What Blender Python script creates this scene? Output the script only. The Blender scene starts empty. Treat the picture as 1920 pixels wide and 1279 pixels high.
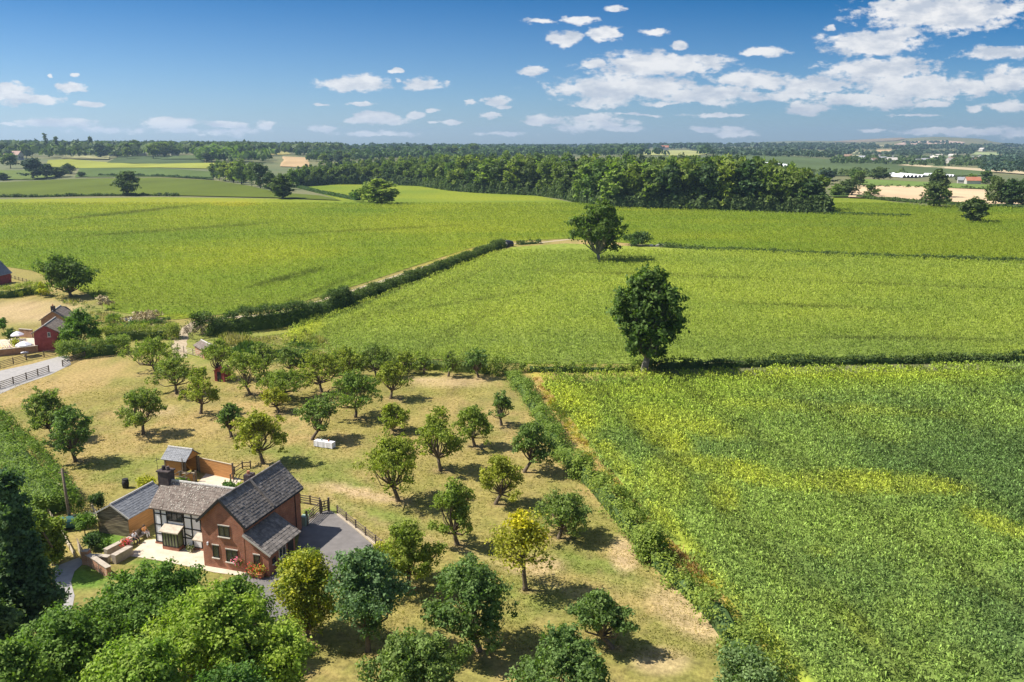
import bpy, math, random
import numpy as np
from mathutils import Vector, Matrix
from mathutils.geometry import delaunay_2d_cdt
C = bpy.context.scene.collection
R = math.radians
rng = np.random.default_rng(7)
random.seed(7)

# ------------------------------------------------------------------ camera, sky, sun, exposure
F, HOR, H = 1600.0, 276.0, 36.0
TILT = math.atan((639.5 - HOR) / F)
ST, CT = math.sin(TILT), math.cos(TILT)
cam = bpy.data.cameras.new('camera'); cam_o = bpy.data.objects.new('camera', cam); C.objects.link(cam_o)
cam_o.location = (0, 0, H); cam_o.rotation_euler = (math.pi / 2 - TILT, 0, 0)
cam.sensor_width = 36; cam.lens = 36 * F / 1920; cam.clip_start = 0.5; cam.clip_end = 40000
bpy.context.scene.camera = cam_o
SUN_EL, SUN_DIR = R(50), R(-5)                    # shadows run towards +x, slightly to the viewer
sun = bpy.data.lights.new('sun', 'SUN'); sun.energy = 5.0; sun.angle = R(0.5); sun.color = (1.0, 0.93, 0.82)
sun_o = bpy.data.objects.new('sun', sun); C.objects.link(sun_o)
sv = Vector((-math.cos(SUN_DIR) * math.cos(SUN_EL), -math.sin(SUN_DIR) * math.cos(SUN_EL), math.sin(SUN_EL)))
sun_o.rotation_euler = sv.to_track_quat('Z', 'Y').to_euler()
sc = bpy.context.scene
sc.view_settings.view_transform = 'Standard'; sc.view_settings.look = 'None'
sc.view_settings.exposure = 0.7; sc.view_settings.gamma = 1
sc.view_settings.use_curve_mapping = False
sc.cycles.max_bounces = 6; sc.cycles.transparent_max_bounces = 6; sc.cycles.volume_bounces = 0
sc.cycles.diffuse_bounces = 3; sc.cycles.transmission_bounces = 3; sc.cycles.glossy_bounces = 2
sc.cycles.caustics_reflective = False; sc.cycles.caustics_refractive = False
sc.cycles.use_denoising = True

def raydir(px, py):
    u = (px - 960) / F; v = (py - 639.5) / F
    return u, CT - v * ST, -ST - v * CT

# clouds: centre x, centre y, half width, half height as seen from the valley, turned into sky directions
CL = [(1770, 22, 150, 34, 1.0), (1640, 82, 95, 24, .95), (1680, 62, 50, 12, .9), (1870, 100, 85, 14, .85), (1890, 150, 48, 28, .95),
 (1230, 122, 125, 23, .95), (1330, 112, 50, 10, .9), (1180, 165, 150, 24, .95), (1330, 178, 110, 20, .9), (1130, 190, 60, 18, .8),
 (1650, 132, 105, 24, .95), (1720, 165, 140, 30, .9), (1520, 160, 90, 22, .85), (1410, 150, 90, 20, .85), (1480, 180, 60, 14, .8),
 (1600, 185, 110, 14, .75), (1830, 165, 55, 20, .8), (1511, 203, 45, 12, .95), (1432, 98, 36, 9, .95), (1270, 87, 18, 8, .9),
 (1058, 71, 29, 15, 1.), (1136, 63, 31, 12, 1.), (1114, 117, 26, 10, .95), (998, 133, 24, 7, .95), (1230, 60, 30, 9, .7),
 (1090, 38, 38, 8, .75), (1010, 40, 40, 6, .6), (1155, 16, 24, 8, .65), (1557, 50, 14, 7, .65), (1660, 190, 90, 18, .75),
 (1895, 200, 52, 11, .9), (1740, 195, 60, 10, .7), (1830, 205, 20, 8, .7), (660, 158, 66, 12, .95), (680, 153, 40, 13, .95), (745, 135, 14, 6, .9), (792, 158, 36, 11, 1.),
 (745, 152, 10, 6, .6), (680, 193, 32, 5, .7), (712, 224, 65, 10, .85), (692, 218, 30, 9, .9), (780, 215, 20, 8, .7),
 (930, 188, 24, 7, .9), (945, 200, 18, 8, .7), (920, 216, 20, 7, .65), (1015, 225, 34, 9, .85), (884, 192, 12, 5, .7), (810, 205, 14, 5, .7),
 (850, 230, 14, 6, .7), (820, 230, 16, 5, .6), (600, 195, 22, 4, .6), (605, 240, 26, 8, .6),
 (20, 175, 40, 20, .95), (65, 188, 55, 11, .9), (135, 164, 34, 10, .95), (165, 195, 28, 5, .9), (110, 232, 70, 9, .75), (320, 231, 42, 9, .85),
 (330, 245, 60, 12, .5), (425, 235, 38, 7, .8), (500, 238, 24, 12, .7), (430, 248, 90, 12, .5), (200, 243, 140, 12, .45), (20, 232, 30, 5, .5), (96, 145, 6, 4, .7), (138, 143, 12, 4, .55),
 (1130, 232, 80, 16, .6), (1110, 222, 40, 8, .8), (1075, 240, 60, 12, .6), (1170, 243, 50, 8, .5), (1320, 243, 30, 6, .7), (1380, 250, 42, 10, .75), (1376, 240, 22, 5, .7), (1345, 215, 70, 5, .5),
 (1800, 247, 130, 9, .7), (1640, 245, 30, 5, .6), (1900, 252, 60, 12, .6), (1720, 215, 80, 5, .4), (1560, 182, 30, 9, .6), (1250, 195, 60, 6, .5), (700, 250, 120, 8, .4), (950, 252, 80, 6, .35), (1200, 215, 90, 4, .35)]
world = bpy.data.worlds.new('World'); sc.world = world; world.use_nodes = True
def NT(tree):
    def n(t, ins=None, **kw):
        x = tree.nodes.new(t)
        for k, v in kw.items(): setattr(x, k, v)
        for k, v in (ins or {}).items():
            s = x.inputs[k]
            if isinstance(v, bpy.types.NodeSocket): tree.links.new(v, s)
            else: s.default_value = v
        return x
    return n
def build_world():
    t = world.node_tree; t.nodes.clear(); n = NT(t)
    sky = n('ShaderNodeTexSky'); sky.sky_type = 'NISHITA'; sky.sun_disc = False
    sky.sun_elevation = SUN_EL; sky.sun_rotation = math.atan2(sv.x, sv.y)
    sky.altitude = 60; sky.air_density = 1.0; sky.dust_density = 0.6; sky.ozone_density = 3.0
    tc = n('ShaderNodeTexCoord')
    sp = n('ShaderNodeSeparateXYZ', {0: tc.outputs['Generated']})
    M = lambda op, a, b=0., c=0., clamp=False: n('ShaderNodeMath', {0: a, 1: b, 2: c}, operation=op, use_clamp=clamp).outputs[0]
    yy = M('MAXIMUM', M('ABSOLUTE', sp.outputs[1]), .03)
    u = M('DIVIDE', sp.outputs[0], yy); w = M('DIVIDE', sp.outputs[2], yy)
    p0 = n('ShaderNodeCombineXYZ', {0: u, 1: w, 2: 0.}).outputs[0]
    n1 = n('ShaderNodeTexNoise', {'Vector': n('ShaderNodeVectorMath', {0: p0, 1: (1, 2.4, 1)}, operation='MULTIPLY').outputs[0], 'Scale': 26., 'Detail': 7., 'Roughness': .62})
    off = n('ShaderNodeVectorMath', {0: n1.outputs['Color'], 1: (.5, .5, .5)}, operation='SUBTRACT').outputs[0]
    off = n('ShaderNodeVectorMath', {0: off, 1: (.035, .013, 0)}, operation='MULTIPLY').outputs[0]
    p = n('ShaderNodeVectorMath', {0: p0, 1: off}, operation='ADD').outputs[0]
    acc = None
    for cx, cy, rx, ry, a in CL:
        d = raydir(cx, cy); k = 1 / F / d[1]
        q = n('ShaderNodeVectorMath', {0: p, 1: (d[0] / d[1], d[2] / d[1], 0)}, operation='SUBTRACT').outputs[0]
        q = n('ShaderNodeVectorMath', {0: q, 1: (1 / (rx * k * 1.25), 1 / (ry * k * 1.22), 0)}, operation='MULTIPLY').outputs[0]
        l = n('ShaderNodeVectorMath', {0: q}, operation='LENGTH').outputs['Value']
        e = M('MULTIPLY_ADD', l, -1.0, a + (.14 if ry < 10 else 0) + (.1 if cy > 205 else 0))         # a at the centre, falling outwards
        acc = e if acc is None else M('MAXIMUM', acc, e)
    n2 = n('ShaderNodeTexNoise', {'Vector': n('ShaderNodeVectorMath', {0: p0, 1: (1, 2.0, 1)}, operation='MULTIPLY').outputs[0], 'Scale': 60., 'Detail': 6., 'Roughness': .6})
    dens = M('MULTIPLY_ADD', M('SUBTRACT', n2.outputs[0], .5), 1.6, acc)
    al = n('ShaderNodeMapRange', {0: dens, 1: .0, 2: .42, 3: 0., 4: 1.}, interpolation_type='SMOOTHSTEP').outputs[0]
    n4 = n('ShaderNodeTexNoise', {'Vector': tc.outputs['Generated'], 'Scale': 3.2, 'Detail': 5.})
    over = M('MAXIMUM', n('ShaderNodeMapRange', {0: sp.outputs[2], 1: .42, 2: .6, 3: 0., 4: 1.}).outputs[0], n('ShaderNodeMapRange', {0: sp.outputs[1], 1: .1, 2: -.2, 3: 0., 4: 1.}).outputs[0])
    al = M('MAXIMUM', al, M('MULTIPLY', over, n('ShaderNodeMapRange', {0: n4.outputs[0], 1: .48, 2: .62, 3: 0., 4: 1.}).outputs[0]))  # unseen clouds overhead and behind the camera, added to brighten the fill light
    # lit tops and greyer undersides: compare the puff noise with itself a little higher up
    sh = n('ShaderNodeVectorMath', {0: p0, 1: (-.003, .014, 0)}, operation='ADD').outputs[0]
    n3 = n('ShaderNodeTexNoise', {'Vector': n('ShaderNodeVectorMath', {0: sh, 1: (1, 2.4, 1)}, operation='MULTIPLY').outputs[0], 'Scale': 26., 'Detail': 4., 'Roughness': .55})
    li = M('MULTIPLY_ADD', M('SUBTRACT', n1.outputs[0], n3.outputs[0]), 3.2, .6, True)
    ccol = n('ShaderNodeMix', {0: li, 6: (5.6, 6.1, 6.9, 1), 7: (9.3, 9.2, 9.1, 1)}, data_type='RGBA').outputs[2]
    low = M('MULTIPLY', M('SUBTRACT', .12, w), 6., 0., True)
    ccol = n('ShaderNodeMix', {0: M('MULTIPLY', low, .5), 6: ccol, 7: (6.0, 6.5, 7.2, 1)}, data_type='RGBA').outputs[2]
    tint = n('ShaderNodeMix', {0: M('ADD', M('MULTIPLY', w, 5.6, 0., True), M('MULTIPLY', u, .25), 0., True), 6: (.78, 1.0, 1.34, 1), 7: (.01, .38, .76, 1)}, data_type='RGBA').outputs[2]
    skc = n('ShaderNodeVectorMath', {0: sky.outputs[0], 1: tint}, operation='MULTIPLY').outputs[0]
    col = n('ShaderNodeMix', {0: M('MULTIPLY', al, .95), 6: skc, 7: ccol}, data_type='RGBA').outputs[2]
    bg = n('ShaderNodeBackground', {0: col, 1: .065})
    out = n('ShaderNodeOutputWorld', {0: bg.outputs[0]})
build_world()

# ------------------------------------------------------------------ terrain
PXN = [-400, 0, 300, 700, 1000, 1300, 1500, 1600, 1690, 1750, 1830, 1880, 1920, 2400]
DN = [900, 1100, 1300, 1500, 1900, 2500, 3500, 5000, 6500, 8000, 9500]
SY = {-400: [340, 320, 308, 297, 289, 283, 280, 279, 278, 278, 278], 0: [340, 320, 308, 296, 287, 281, 279, 278, 277, 277, 277],
      300: [340, 321, 308, 297, 288, 282, 279, 278, 277, 277, 277], 700: [340, 325, 312, 302, 293, 286, 280, 277, 276, 276, 276],
      1000: [340, 327, 317, 309, 299, 291, 284, 279, 276, 275, 275], 1300: [339, 325, 314, 305, 294, 287, 281, 276, 273, 272, 273],
      1500: [340, 327, 316, 306, 296, 290, 283, 274, 270, 264, 268], 1600: [340, 328, 318, 310, 301, 294, 284, 274, 268, 264, 268],
      1690: [340, 328, 319, 312, 304, 296, 285, 274, 264, 259, 266], 1750: [340, 328, 320, 314, 306, 297, 285, 273, 262, 256, 265],
      1830: [340, 328, 320, 314, 306, 297, 286, 275, 264, 259, 266], 1880: [340, 328, 320, 314, 306, 298, 287, 277, 270, 268, 270],
      1920: [340, 328, 320, 314, 306, 299, 288, 279, 274, 272, 273], 2400: [340, 328, 320, 314, 306, 299, 290, 282, 278, 276, 276]}
HT = np.array([[H - (s - HOR) * d / 1683. for s, d in zip(SY[p], DN)] for p in PXN])
HT[:, 0] = 0
def ground(x, y):
    x = np.asarray(x, float); y = np.asarray(y, float)
    yy = np.maximum(y, 1); px = np.clip(960 + 1641 * x / yy, PXN[0], PXN[-1] - 1e-3)
    d = np.clip(yy, 900, DN[-1] - 1e-3)
    i = np.clip(np.searchsorted(PXN, px, 'right') - 1, 0, len(PXN) - 2); j = np.clip(np.searchsorted(DN, d, 'right') - 1, 0, len(DN) - 2)
    P = np.array(PXN, float); D = np.array(DN, float)
    a = (px - P[i]) / (P[i + 1] - P[i]); b = (d - D[j]) / (D[j + 1] - D[j]); a = a * a * (3 - 2 * a)
    return (HT[i, j] * (1 - a) * (1 - b) + HT[i + 1, j] * a * (1 - b) + HT[i, j + 1] * (1 - a) * b + HT[i + 1, j + 1] * a * b)
TS = np.geomspace(30, 9400, 1500)
def at(px, py, h=0.):
    """point on the ground (or h above flat ground) seen at a photo pixel"""
    u, fy, uz = raydir(px, py)
    if uz < 0:
        k = (h - H) / uz
        if k * fy < 895: return (u * k, k * fy)
    t = TS / fy; z = H + uz * t; g = ground(u * t, fy * t) + h
    idx = np.argmax(z < g)
    if not (z < g).any(): idx = len(TS) - 1
    a, b = t[max(idx - 1, 0)], t[idx]
    for _ in range(12):
        m = (a + b) / 2
        if H + uz * m < float(ground(u * m, fy * m)) + h: b = m
        else: a = m
    return (u * b, fy * b)
def pr(x, y, z):
    dz = z - H; d = y * CT - dz * ST; up = y * ST + dz * CT
    return 960 + F * x / d, 639.5 - F * up / d
def gp(px, py, h=0.):
    x, y = at(px, py, h); return Vector((x, y, float(ground(x, y)) + h))

# ------------------------------------------------------------------ numpy noise
def vnoise(x, y, s):
    xi = np.floor(x).astype(np.int64); yi = np.floor(y).astype(np.int64); fx = x - xi; fy = y - yi
    fx = fx * fx * (3 - 2 * fx); fy = fy * fy * (3 - 2 * fy)
    def hsh(a, b):
        v = np.sin(a * 127.1 + b * 311.7 + s * 74.7) * 43758.5453
        return v - np.floor(v)
    return (hsh(xi, yi) * (1 - fx) + hsh(xi + 1, yi) * fx) * (1 - fy) + (hsh(xi, yi + 1) * (1 - fx) + hsh(xi + 1, yi + 1) * fx) * fy
def fbm(x, y, sc_, s=0, o=4):
    x = np.asarray(x, float) * sc_; y = np.asarray(y, float) * sc_; r = 0; a = .5; t = 0
    for k in range(o):
        r = r + a * vnoise(x, y, s + k * 13); t += a; a *= .5; x = x * 2.03; y = y * 2.03
    return r / t
def ss(a, b, x): 
    t = np.clip((x - a) / (b - a), 0, 1); return t * t * (3 - 2 * t)
def mixc(c0, c1, t):
    t = np.asarray(t)[..., None]; return np.asarray(c0) * (1 - t) + np.asarray(c1) * t

# ------------------------------------------------------------------ materials
MATS = {}
def mat(name, col, col2=None, scale=4., rough=.8, bump=.0, bscale=None, spec=.3, metal=0., attr=False, island=0., transl=0., detail=4., contrast=(.35, .65), stretch=None):
    if name in MATS: return MATS[name]
    m = bpy.data.materials.new(name); m.use_nodes = True; t = m.node_tree; t.nodes.clear(); n = NT(t)
    tc = n('ShaderNodeTexCoord'); vec = tc.outputs['Object']
    if stretch: vec = n('ShaderNodeVectorMath', {0: vec, 1: stretch}, operation='MULTIPLY').outputs[0]
    nz = n('ShaderNodeTexNoise', {'Vector': vec, 'Scale': scale, 'Detail': detail, 'Roughness': .6})
    fac = n('ShaderNodeMapRange', {0: nz.outputs[0], 1: contrast[0], 2: contrast[1], 3: 0., 4: 1.}).outputs[0]
    if attr:
        a = n('ShaderNodeVertexColor', layer_name='Col').outputs[0]
        k = n('ShaderNodeMapRange', {0: fac, 3: 1 - attr, 4: 1 + attr}).outputs[0]
        c = n('ShaderNodeVectorMath', {0: a, 'Scale': k}, operation='SCALE').outputs[0]
    else:
        c = n('ShaderNodeMix', {0: fac, 6: (*col, 1), 7: (*(col2 or col), 1)}, data_type='RGBA').outputs[2]
    if island:
        g = n('ShaderNodeNewGeometry')
        k = n('ShaderNodeMapRange', {0: g.outputs['Random Per Island'], 3: 1 - island, 4: 1 + island}).outputs[0]
        c = n('ShaderNodeVectorMath', {0: c, 'Scale': k}, operation='SCALE').outputs[0]
        if transl and not attr:                  # every plant of a kind has its own slightly different green
            oi = n('ShaderNodeObjectInfo').outputs['Random']
            hv = n('ShaderNodeCombineXYZ', {0: n('ShaderNodeMapRange', {0: oi, 3: .80, 4: 1.24}).outputs[0], 1: n('ShaderNodeMapRange', {0: oi, 3: .90, 4: 1.12}).outputs[0], 2: 1.}).outputs[0]
            c = n('ShaderNodeVectorMath', {0: c, 1: hv}, operation='MULTIPLY').outputs[0]
    b = n('ShaderNodeBsdfPrincipled', {'Base Color': c, 'Roughness': rough, 'Specular IOR Level': spec, 'Metallic': metal})
    if bump:
        nb = n('ShaderNodeTexNoise', {'Vector': vec, 'Scale': bscale or scale * 2, 'Detail': 4.})
        bb = n('ShaderNodeBump', {'Height': nb.outputs[0], 'Strength': 1., 'Distance': bump}); t.links.new(bb.outputs[0], b.inputs['Normal'])
    sh = b.outputs[0]
    if transl:
        tr = n('ShaderNodeBsdfTranslucent', {'Color': n('ShaderNodeVectorMath', {0: c, 1: (1.5, 1.7, .6)}, operation='MULTIPLY').outputs[0]})
        sh = n('ShaderNodeMixShader', {0: transl, 1: sh, 2: tr.outputs[0]}).outputs[0]
    n('ShaderNodeOutputMaterial', {0: sh}); MATS[name] = m
    return m
def leafmat(name, c1, c2, scale=.5, transl=.32, island=.42): return mat(name, tuple(min(.8, v * 1.18) for v in c1), tuple(min(.8, v * 1.18) for v in c2), scale=scale, rough=.65, spec=.15, island=island, transl=transl, contrast=(.3, .7))

# ------------------------------------------------------------------ mesh helpers
def tag(o, label=None, cat=None, group=None, kind=None):
    if label: o['label'] = label
    if cat: o['category'] = cat
    if group: o['group'] = group
    if kind: o['kind'] = kind
    return o
class MB:
    def __init__(s): s.v = []; s.f = []
    def add(s, vs, fs):
        k = len(s.v); s.v += [tuple(v) for v in vs]; s.f += [tuple(i + k for i in f) for f in fs]; return s
    def box(s, x0, x1, y0, y1, z0, z1):
        return s.add([(x0, y0, z0), (x1, y0, z0), (x1, y1, z0), (x0, y1, z0), (x0, y0, z1), (x1, y0, z1), (x1, y1, z1), (x0, y1, z1)],
                     [(0, 3, 2, 1), (4, 5, 6, 7), (0, 1, 5, 4), (1, 2, 6, 5), (2, 3, 7, 6), (3, 0, 4, 7)])
    def obox(s, o, ax, ay, az):
        """box from a corner and three edge vectors"""
        o, ax, ay, az = map(Vector, (o, ax, ay, az))
        return s.add([o, o + ax, o + ax + ay, o + ay, o + az, o + ax + az, o + ax + ay + az, o + ay + az],
                     [(0, 3, 2, 1), (4, 5, 6, 7), (0, 1, 5, 4), (1, 2, 6, 5), (2, 3, 7, 6), (3, 0, 4, 7)])
    def bar(s, a, b, w, h):
        a, b = Vector(a), Vector(b); d = b - a
        if d.length < 1e-6: return s
        sx = d.cross(Vector((0, 0, 1)))
        if sx.length < 1e-5: sx = Vector((1, 0, 0))
        sx = sx.normalized() * w; sz = sx.cross(d).normalized() * h
        return s.obox(a - sx / 2 - sz / 2, d, sx, sz)
    def prism(s, pts, y0, y1):
        """outline in x,z swept along y"""
        n = len(pts)
        return s.add([(x, y0, z) for x, z in pts] + [(x, y1, z) for x, z in pts],
                     [tuple(range(n)), tuple(range(2 * n - 1, n - 1, -1))] + [(i, i + n, (i + 1) % n + n, (i + 1) % n) for i in range(n)])
    def tube(s, pts, rad, sides=7, cap=True):
        pts = [Vector(p) for p in pts]; k0 = len(s.v); n = len(pts)
        for i, p in enumerate(pts):
            d = (pts[min(i + 1, n - 1)] - pts[max(i - 1, 0)])
            d = d.normalized() if d.length > 1e-9 else Vector((0, 0, 1))
            a = d.cross(Vector((.31, .95, .05))); a = a.normalized() if a.length > 1e-4 else Vector((1, 0, 0)); b = d.cross(a)
            for j in range(sides):
                t = 2 * math.pi * j / sides; s.v.append(tuple(p + (a * math.cos(t) + b * math.sin(t)) * rad[i]))
        for i in range(n - 1):
            for j in range(sides):
                q = k0 + i * sides; j2 = (j + 1) % sides
                s.f.append((q + j, q + j2, q + sides + j2, q + sides + j))
        if cap:
            s.f.append(tuple(range(k0 + sides - 1, k0 - 1, -1))); s.f.append(tuple(range(k0 + (n - 1) * sides, k0 + n * sides)))
        return s
    def lathe(s, c, prof, sides=16):
        return s.tube([(c[0], c[1], c[2] + z) for r, z in prof], [r for r, z in prof], sides)
    def blob(s, c, r, seed=0, seg=10, amp=.18):
        rr = random.Random(seed); k0 = len(s.v); c = Vector(c); rings = seg // 2
        ph = [rr.uniform(0, 6.3) for _ in range(6)]
        for i in range(rings + 1):
            th = math.pi * i / rings
            for j in range(seg):
                p = 2 * math.pi * j / seg; d = Vector((math.sin(th) * math.cos(p), math.sin(th) * math.sin(p), math.cos(th)))
                k = 1 + amp * (math.sin(d.x * 4 + ph[0]) + math.sin(d.y * 5 + ph[1]) + math.sin(d.z * 4 + ph[2])) / 3
                s.v.append(tuple(c + Vector((d.x * r[0], d.y * r[1], d.z * r[2])) * k))
        for i in range(rings):
            for j in range(seg):
                a = k0 + i * seg; s.f.append((a + j, a + seg + j, a + seg + (j + 1) % seg, a + (j + 1) % seg))
        return s
    def build(s, name, m, parent=None, smooth=False, bevel=0.):
        me = bpy.data.meshes.new(name); me.from_pydata(s.v, [], s.f); me.materials.append(m)
        if smooth: me.polygons.foreach_set('use_smooth', [True] * len(me.polygons))
        o = bpy.data.objects.new(name, me); C.objects.link(o); o.parent = parent
        if bevel:
            b = o.modifiers.new('bevel', 'BEVEL'); b.width = bevel; b.segments = 2; b.limit_method = 'ANGLE'
        return o
def empty(name, loc, rz=0, label=None, cat=None, group=None):
    o = bpy.data.objects.new(name, None); o.empty_display_size = .5; C.objects.link(o); o.location = loc; o.rotation_euler = (0, 0, rz)
    return tag(o, label, cat, group)
def npmesh(name, verts, k, m, parent=None, col=None):
    """every k consecutive vertices make one face"""
    n = len(verts) // k; me = bpy.data.meshes.new(name)
    me.vertices.add(n * k); me.vertices.foreach_set('co', np.asarray(verts, np.float32).ravel())
    me.loops.add(n * k); me.loops.foreach_set('vertex_index', np.arange(n * k, dtype=np.int32))
    me.polygons.add(n); me.polygons.foreach_set('loop_start', np.arange(0, n * k, k, dtype=np.int32))
    if col is not None:
        a = me.color_attributes.new('Col', 'FLOAT_COLOR', 'POINT')
        c4 = np.ones((n * k, 4), np.float32); c4[:, :3] = np.repeat(col, k, axis=0) if len(col) == n else col
        a.data.foreach_set('color', c4.ravel())
    me.update(calc_edges=True); me.materials.append(m)
    o = bpy.data.objects.new(name, me); C.objects.link(o); o.parent = parent
    return o
def unit(v): return v / np.maximum(np.linalg.norm(v, axis=-1, keepdims=True), 1e-9)
def leafquads(P, N, size, r, aspect=1.5, bend=.25):
    """one diamond-shaped leaf per point"""
    n = len(P); t = unit(np.cross(N, r.normal(size=(n, 3)))); b = np.cross(N, t); s = np.asarray(size).reshape(-1, 1) * np.ones((n, 1))
    t = t * s * aspect / 2; b = b * s / 2; q = N * s * bend
    return np.stack([P - t - q, P + b + t * .1, P + t - q * .6, P - b + t * .1], 1).reshape(-1, 3)

def crown_points(r, lobes, n_leaf, per=22, clump=.28, fill=.12, zmin=-.75, nsub=7):
    B = np.array(lobes, float)
    if nsub:                                     # each bough carries several smaller leafy masses with gaps between
        d = unit(r.normal(size=(len(B) * nsub, 3))); d[:, 2] = np.where(d[:, 2] < -.5, -d[:, 2], d[:, 2]); Bk = np.repeat(B, nsub, 0); q = r.uniform(.28, .52, (len(Bk), 1))
        L = np.hstack([Bk[:, :3] + d * Bk[:, [3, 3, 4]] * r.uniform(.6, 1.0, (len(Bk), 1)), Bk[:, 3:4] * q, Bk[:, 4:5] * q])
    else: L = B
    w = L[:, 3] * L[:, 4]; nc = max(4, int(n_leaf * (1 - fill) / per)); li = r.choice(len(L), nc, p=w / w.sum())
    d = unit(r.normal(size=(nc, 3))); bad = d[:, 2] < zmin; d[bad, 2] *= -.4; d = unit(d)
    rad = L[li][:, [3, 3, 4]]
    c = L[li, :3] + d * rad * r.uniform(.78, 1.06, (nc, 1))
    k = np.repeat(np.arange(nc), per); P = c[k] + r.normal(size=(len(k), 3)) * clump * np.array([1, 1, .75])
    N = unit(d[k] * .9 + r.normal(size=P.shape) * .55 + np.array([0, 0, .35]))
    L = B; w = L[:, 3] * L[:, 4]; nf = int(n_leaf * fill); li = r.choice(len(L), nf, p=w / w.sum()); d2 = unit(r.normal(size=(nf, 3)))
    P2 = L[li, :3] + d2 * L[li][:, [3, 3, 4]] * r.uniform(.2, .8, (nf, 1)); N2 = unit(d2 + r.normal(size=d2.shape) * .6)
    return np.vstack([P, P2]), np.vstack([N, N2])

def limbs(r, mb, lobes, trunk_h, r0, lean=(0, 0), base_z=-.15, sides=7):
    top = Vector((lean[0], lean[1], trunk_h))
    mid = Vector((lean[0] * .4 + r.normal() * .05 * trunk_h * .3, lean[1] * .4, trunk_h * .5))
    mb.tube([(0, 0, base_z), (0, 0, .12 * trunk_h), mid, top], [r0 * 1.5, r0 * 1.08, r0 * .9, r0 * .8], sides)
    for L in lobes:
        e = Vector(L[:3]); m = top.lerp(e, .5) + Vector((r.normal() * .12, r.normal() * .12, -.08 - .1 * r.random())) * (e - top).length
        q = .42 * r0 * (.7 + .5 * r.random())
        mb.tube([top - Vector((0, 0, .06 * trunk_h)), m, e], [q * 1.3, q * .8, q * .35], 5, False)
        for _ in range(3):
            d = Vector(unit(r.normal(size=3))); d.z = abs(d.z) * .7
            mb.tube([m.lerp(e, .6), e + Vector((d.x * L[3], d.y * L[3], d.z * L[4])) * .85], [q * .4, q * .1], 4, False)

def crown_lobes(r, w, z0, z1, n, shape='round'):
    """n lobes filling a crown of width w between heights z0 and z1"""
    out = []; hh = z1 - z0; R0 = w / 2
    for i in range(n):
        t = (i + .5) / n if shape != 'round' else r.random() ** .8
        a = i * 2.399 + r.uniform(-.5, .5)
        if shape == 'cone': rad = R0 * (1.02 - t) ** .8; rl = max(.14 * w, R0 * .5 * (1.05 - t)); dist = max(0, rad - rl)
        elif shape == 'oval': rad = R0 * math.sin(math.pi * (t * .86 + .1)) ** .6; rl = R0 * r.uniform(.38, .52); dist = max(0, rad - rl) * r.uniform(.85, 1.05)
        elif shape == 'orchard':
            t = r.random(); rl = R0 * r.uniform(.22, .38); dist = (R0 - rl) * (r.uniform(.55, 1.05) if i % 3 else r.uniform(0, .4)); t = r.uniform(.0, .75) if i % 3 else r.uniform(.6, 1.0)
            if i % 3 and t > .45: dist *= .8
        else: rad = R0 * math.sqrt(max(.1, 1 - (t * 1.55 - .62) ** 2)); rl = R0 * r.uniform(.33, .48); dist = max(0, rad - rl) * (r.uniform(.75, 1.1) if i % 4 else .2)
        rz = min(rl * r.uniform(.75, 1.), hh * .35)
        z = z0 + rz * .8 + (hh - 1.7 * rz) * t
        out.append((math.cos(a) * dist, math.sin(a) * dist, z, rl, rz))
    return out

BARK = mat('bark', (.10, .075, .05), (.17, .135, .10), scale=6, bump=.02, rough=.9)
GREYBARK = mat('grey_bark', (.16, .14, .11), (.25, .23, .19), scale=6, bump=.02, rough=.9)
def make_tree(name, loc, hgt, wid, trunk, leaf, label=None, cat='tree', group=None, seed=1, n=4000, size=.26, nl=10, shape='round', r0=None, lean=(0, 0), per=22, clump=.28, lobes=None, bark=None, fill=.12, zmin=-.75, nolimb=False, extra=None, nsub=7):
    r = np.random.default_rng(seed)
    o = empty(name, loc, 0, label, cat, group)
    lb = lobes or crown_lobes(r, wid, trunk, hgt, nl, shape)
    lb = [(x + lean[0], y + lean[1], z, a, b) for x, y, z, a, b in lb]
    P, N = crown_points(r, lb, n, per, clump, fill, zmin, nsub)
    npmesh('crown', leafquads(P, N, size * r.uniform(.7, 1.25, len(P)), r), 4, leaf, o)
    if extra:
        for em, en, es, elb in extra:
            P, N = crown_points(r, elb, en, per, clump, fill); npmesh('mistletoe', leafquads(P, N, es, r), 4, em, o)
    mb = MB()
    if nolimb: mb.tube([(0, 0, -.15), (lean[0] * .5, lean[1] * .5, trunk * .6), (lean[0], lean[1], (trunk + hgt) / 2)], [(r0 or .2) * 1.3, r0 or .2, .3 * (r0 or .2)], 7)
    else: limbs(r, mb, lb, trunk * 1.05 + .1, r0 or .16, lean)
    mb.build('trunk', bark or BARK, o, smooth=True)
    return o
def copy_tree(o, loc, rz, scl, label=None, group=None):
    r_ = o.copy(); C.objects.link(r_); r_.location = loc; r_.rotation_euler = (0, 0, rz); r_.scale = scl
    if label: r_['label'] = label
    if group: r_['group'] = group
    for ch in list(o.children):
        c = ch.copy(); C.objects.link(c); c.parent = r_
    return r_
def solve_h(x, y, g, ytop):
    lo, hi = 0., 80.
    for _ in range(30):
        m = (lo + hi) / 2
        if pr(x, y, g + m)[1] > ytop: lo = m
        else: hi = m
    return lo
def ppm(x, y, z=0): return F / (y * CT - (z - H) * ST)        # photo pixels per metre there

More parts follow.
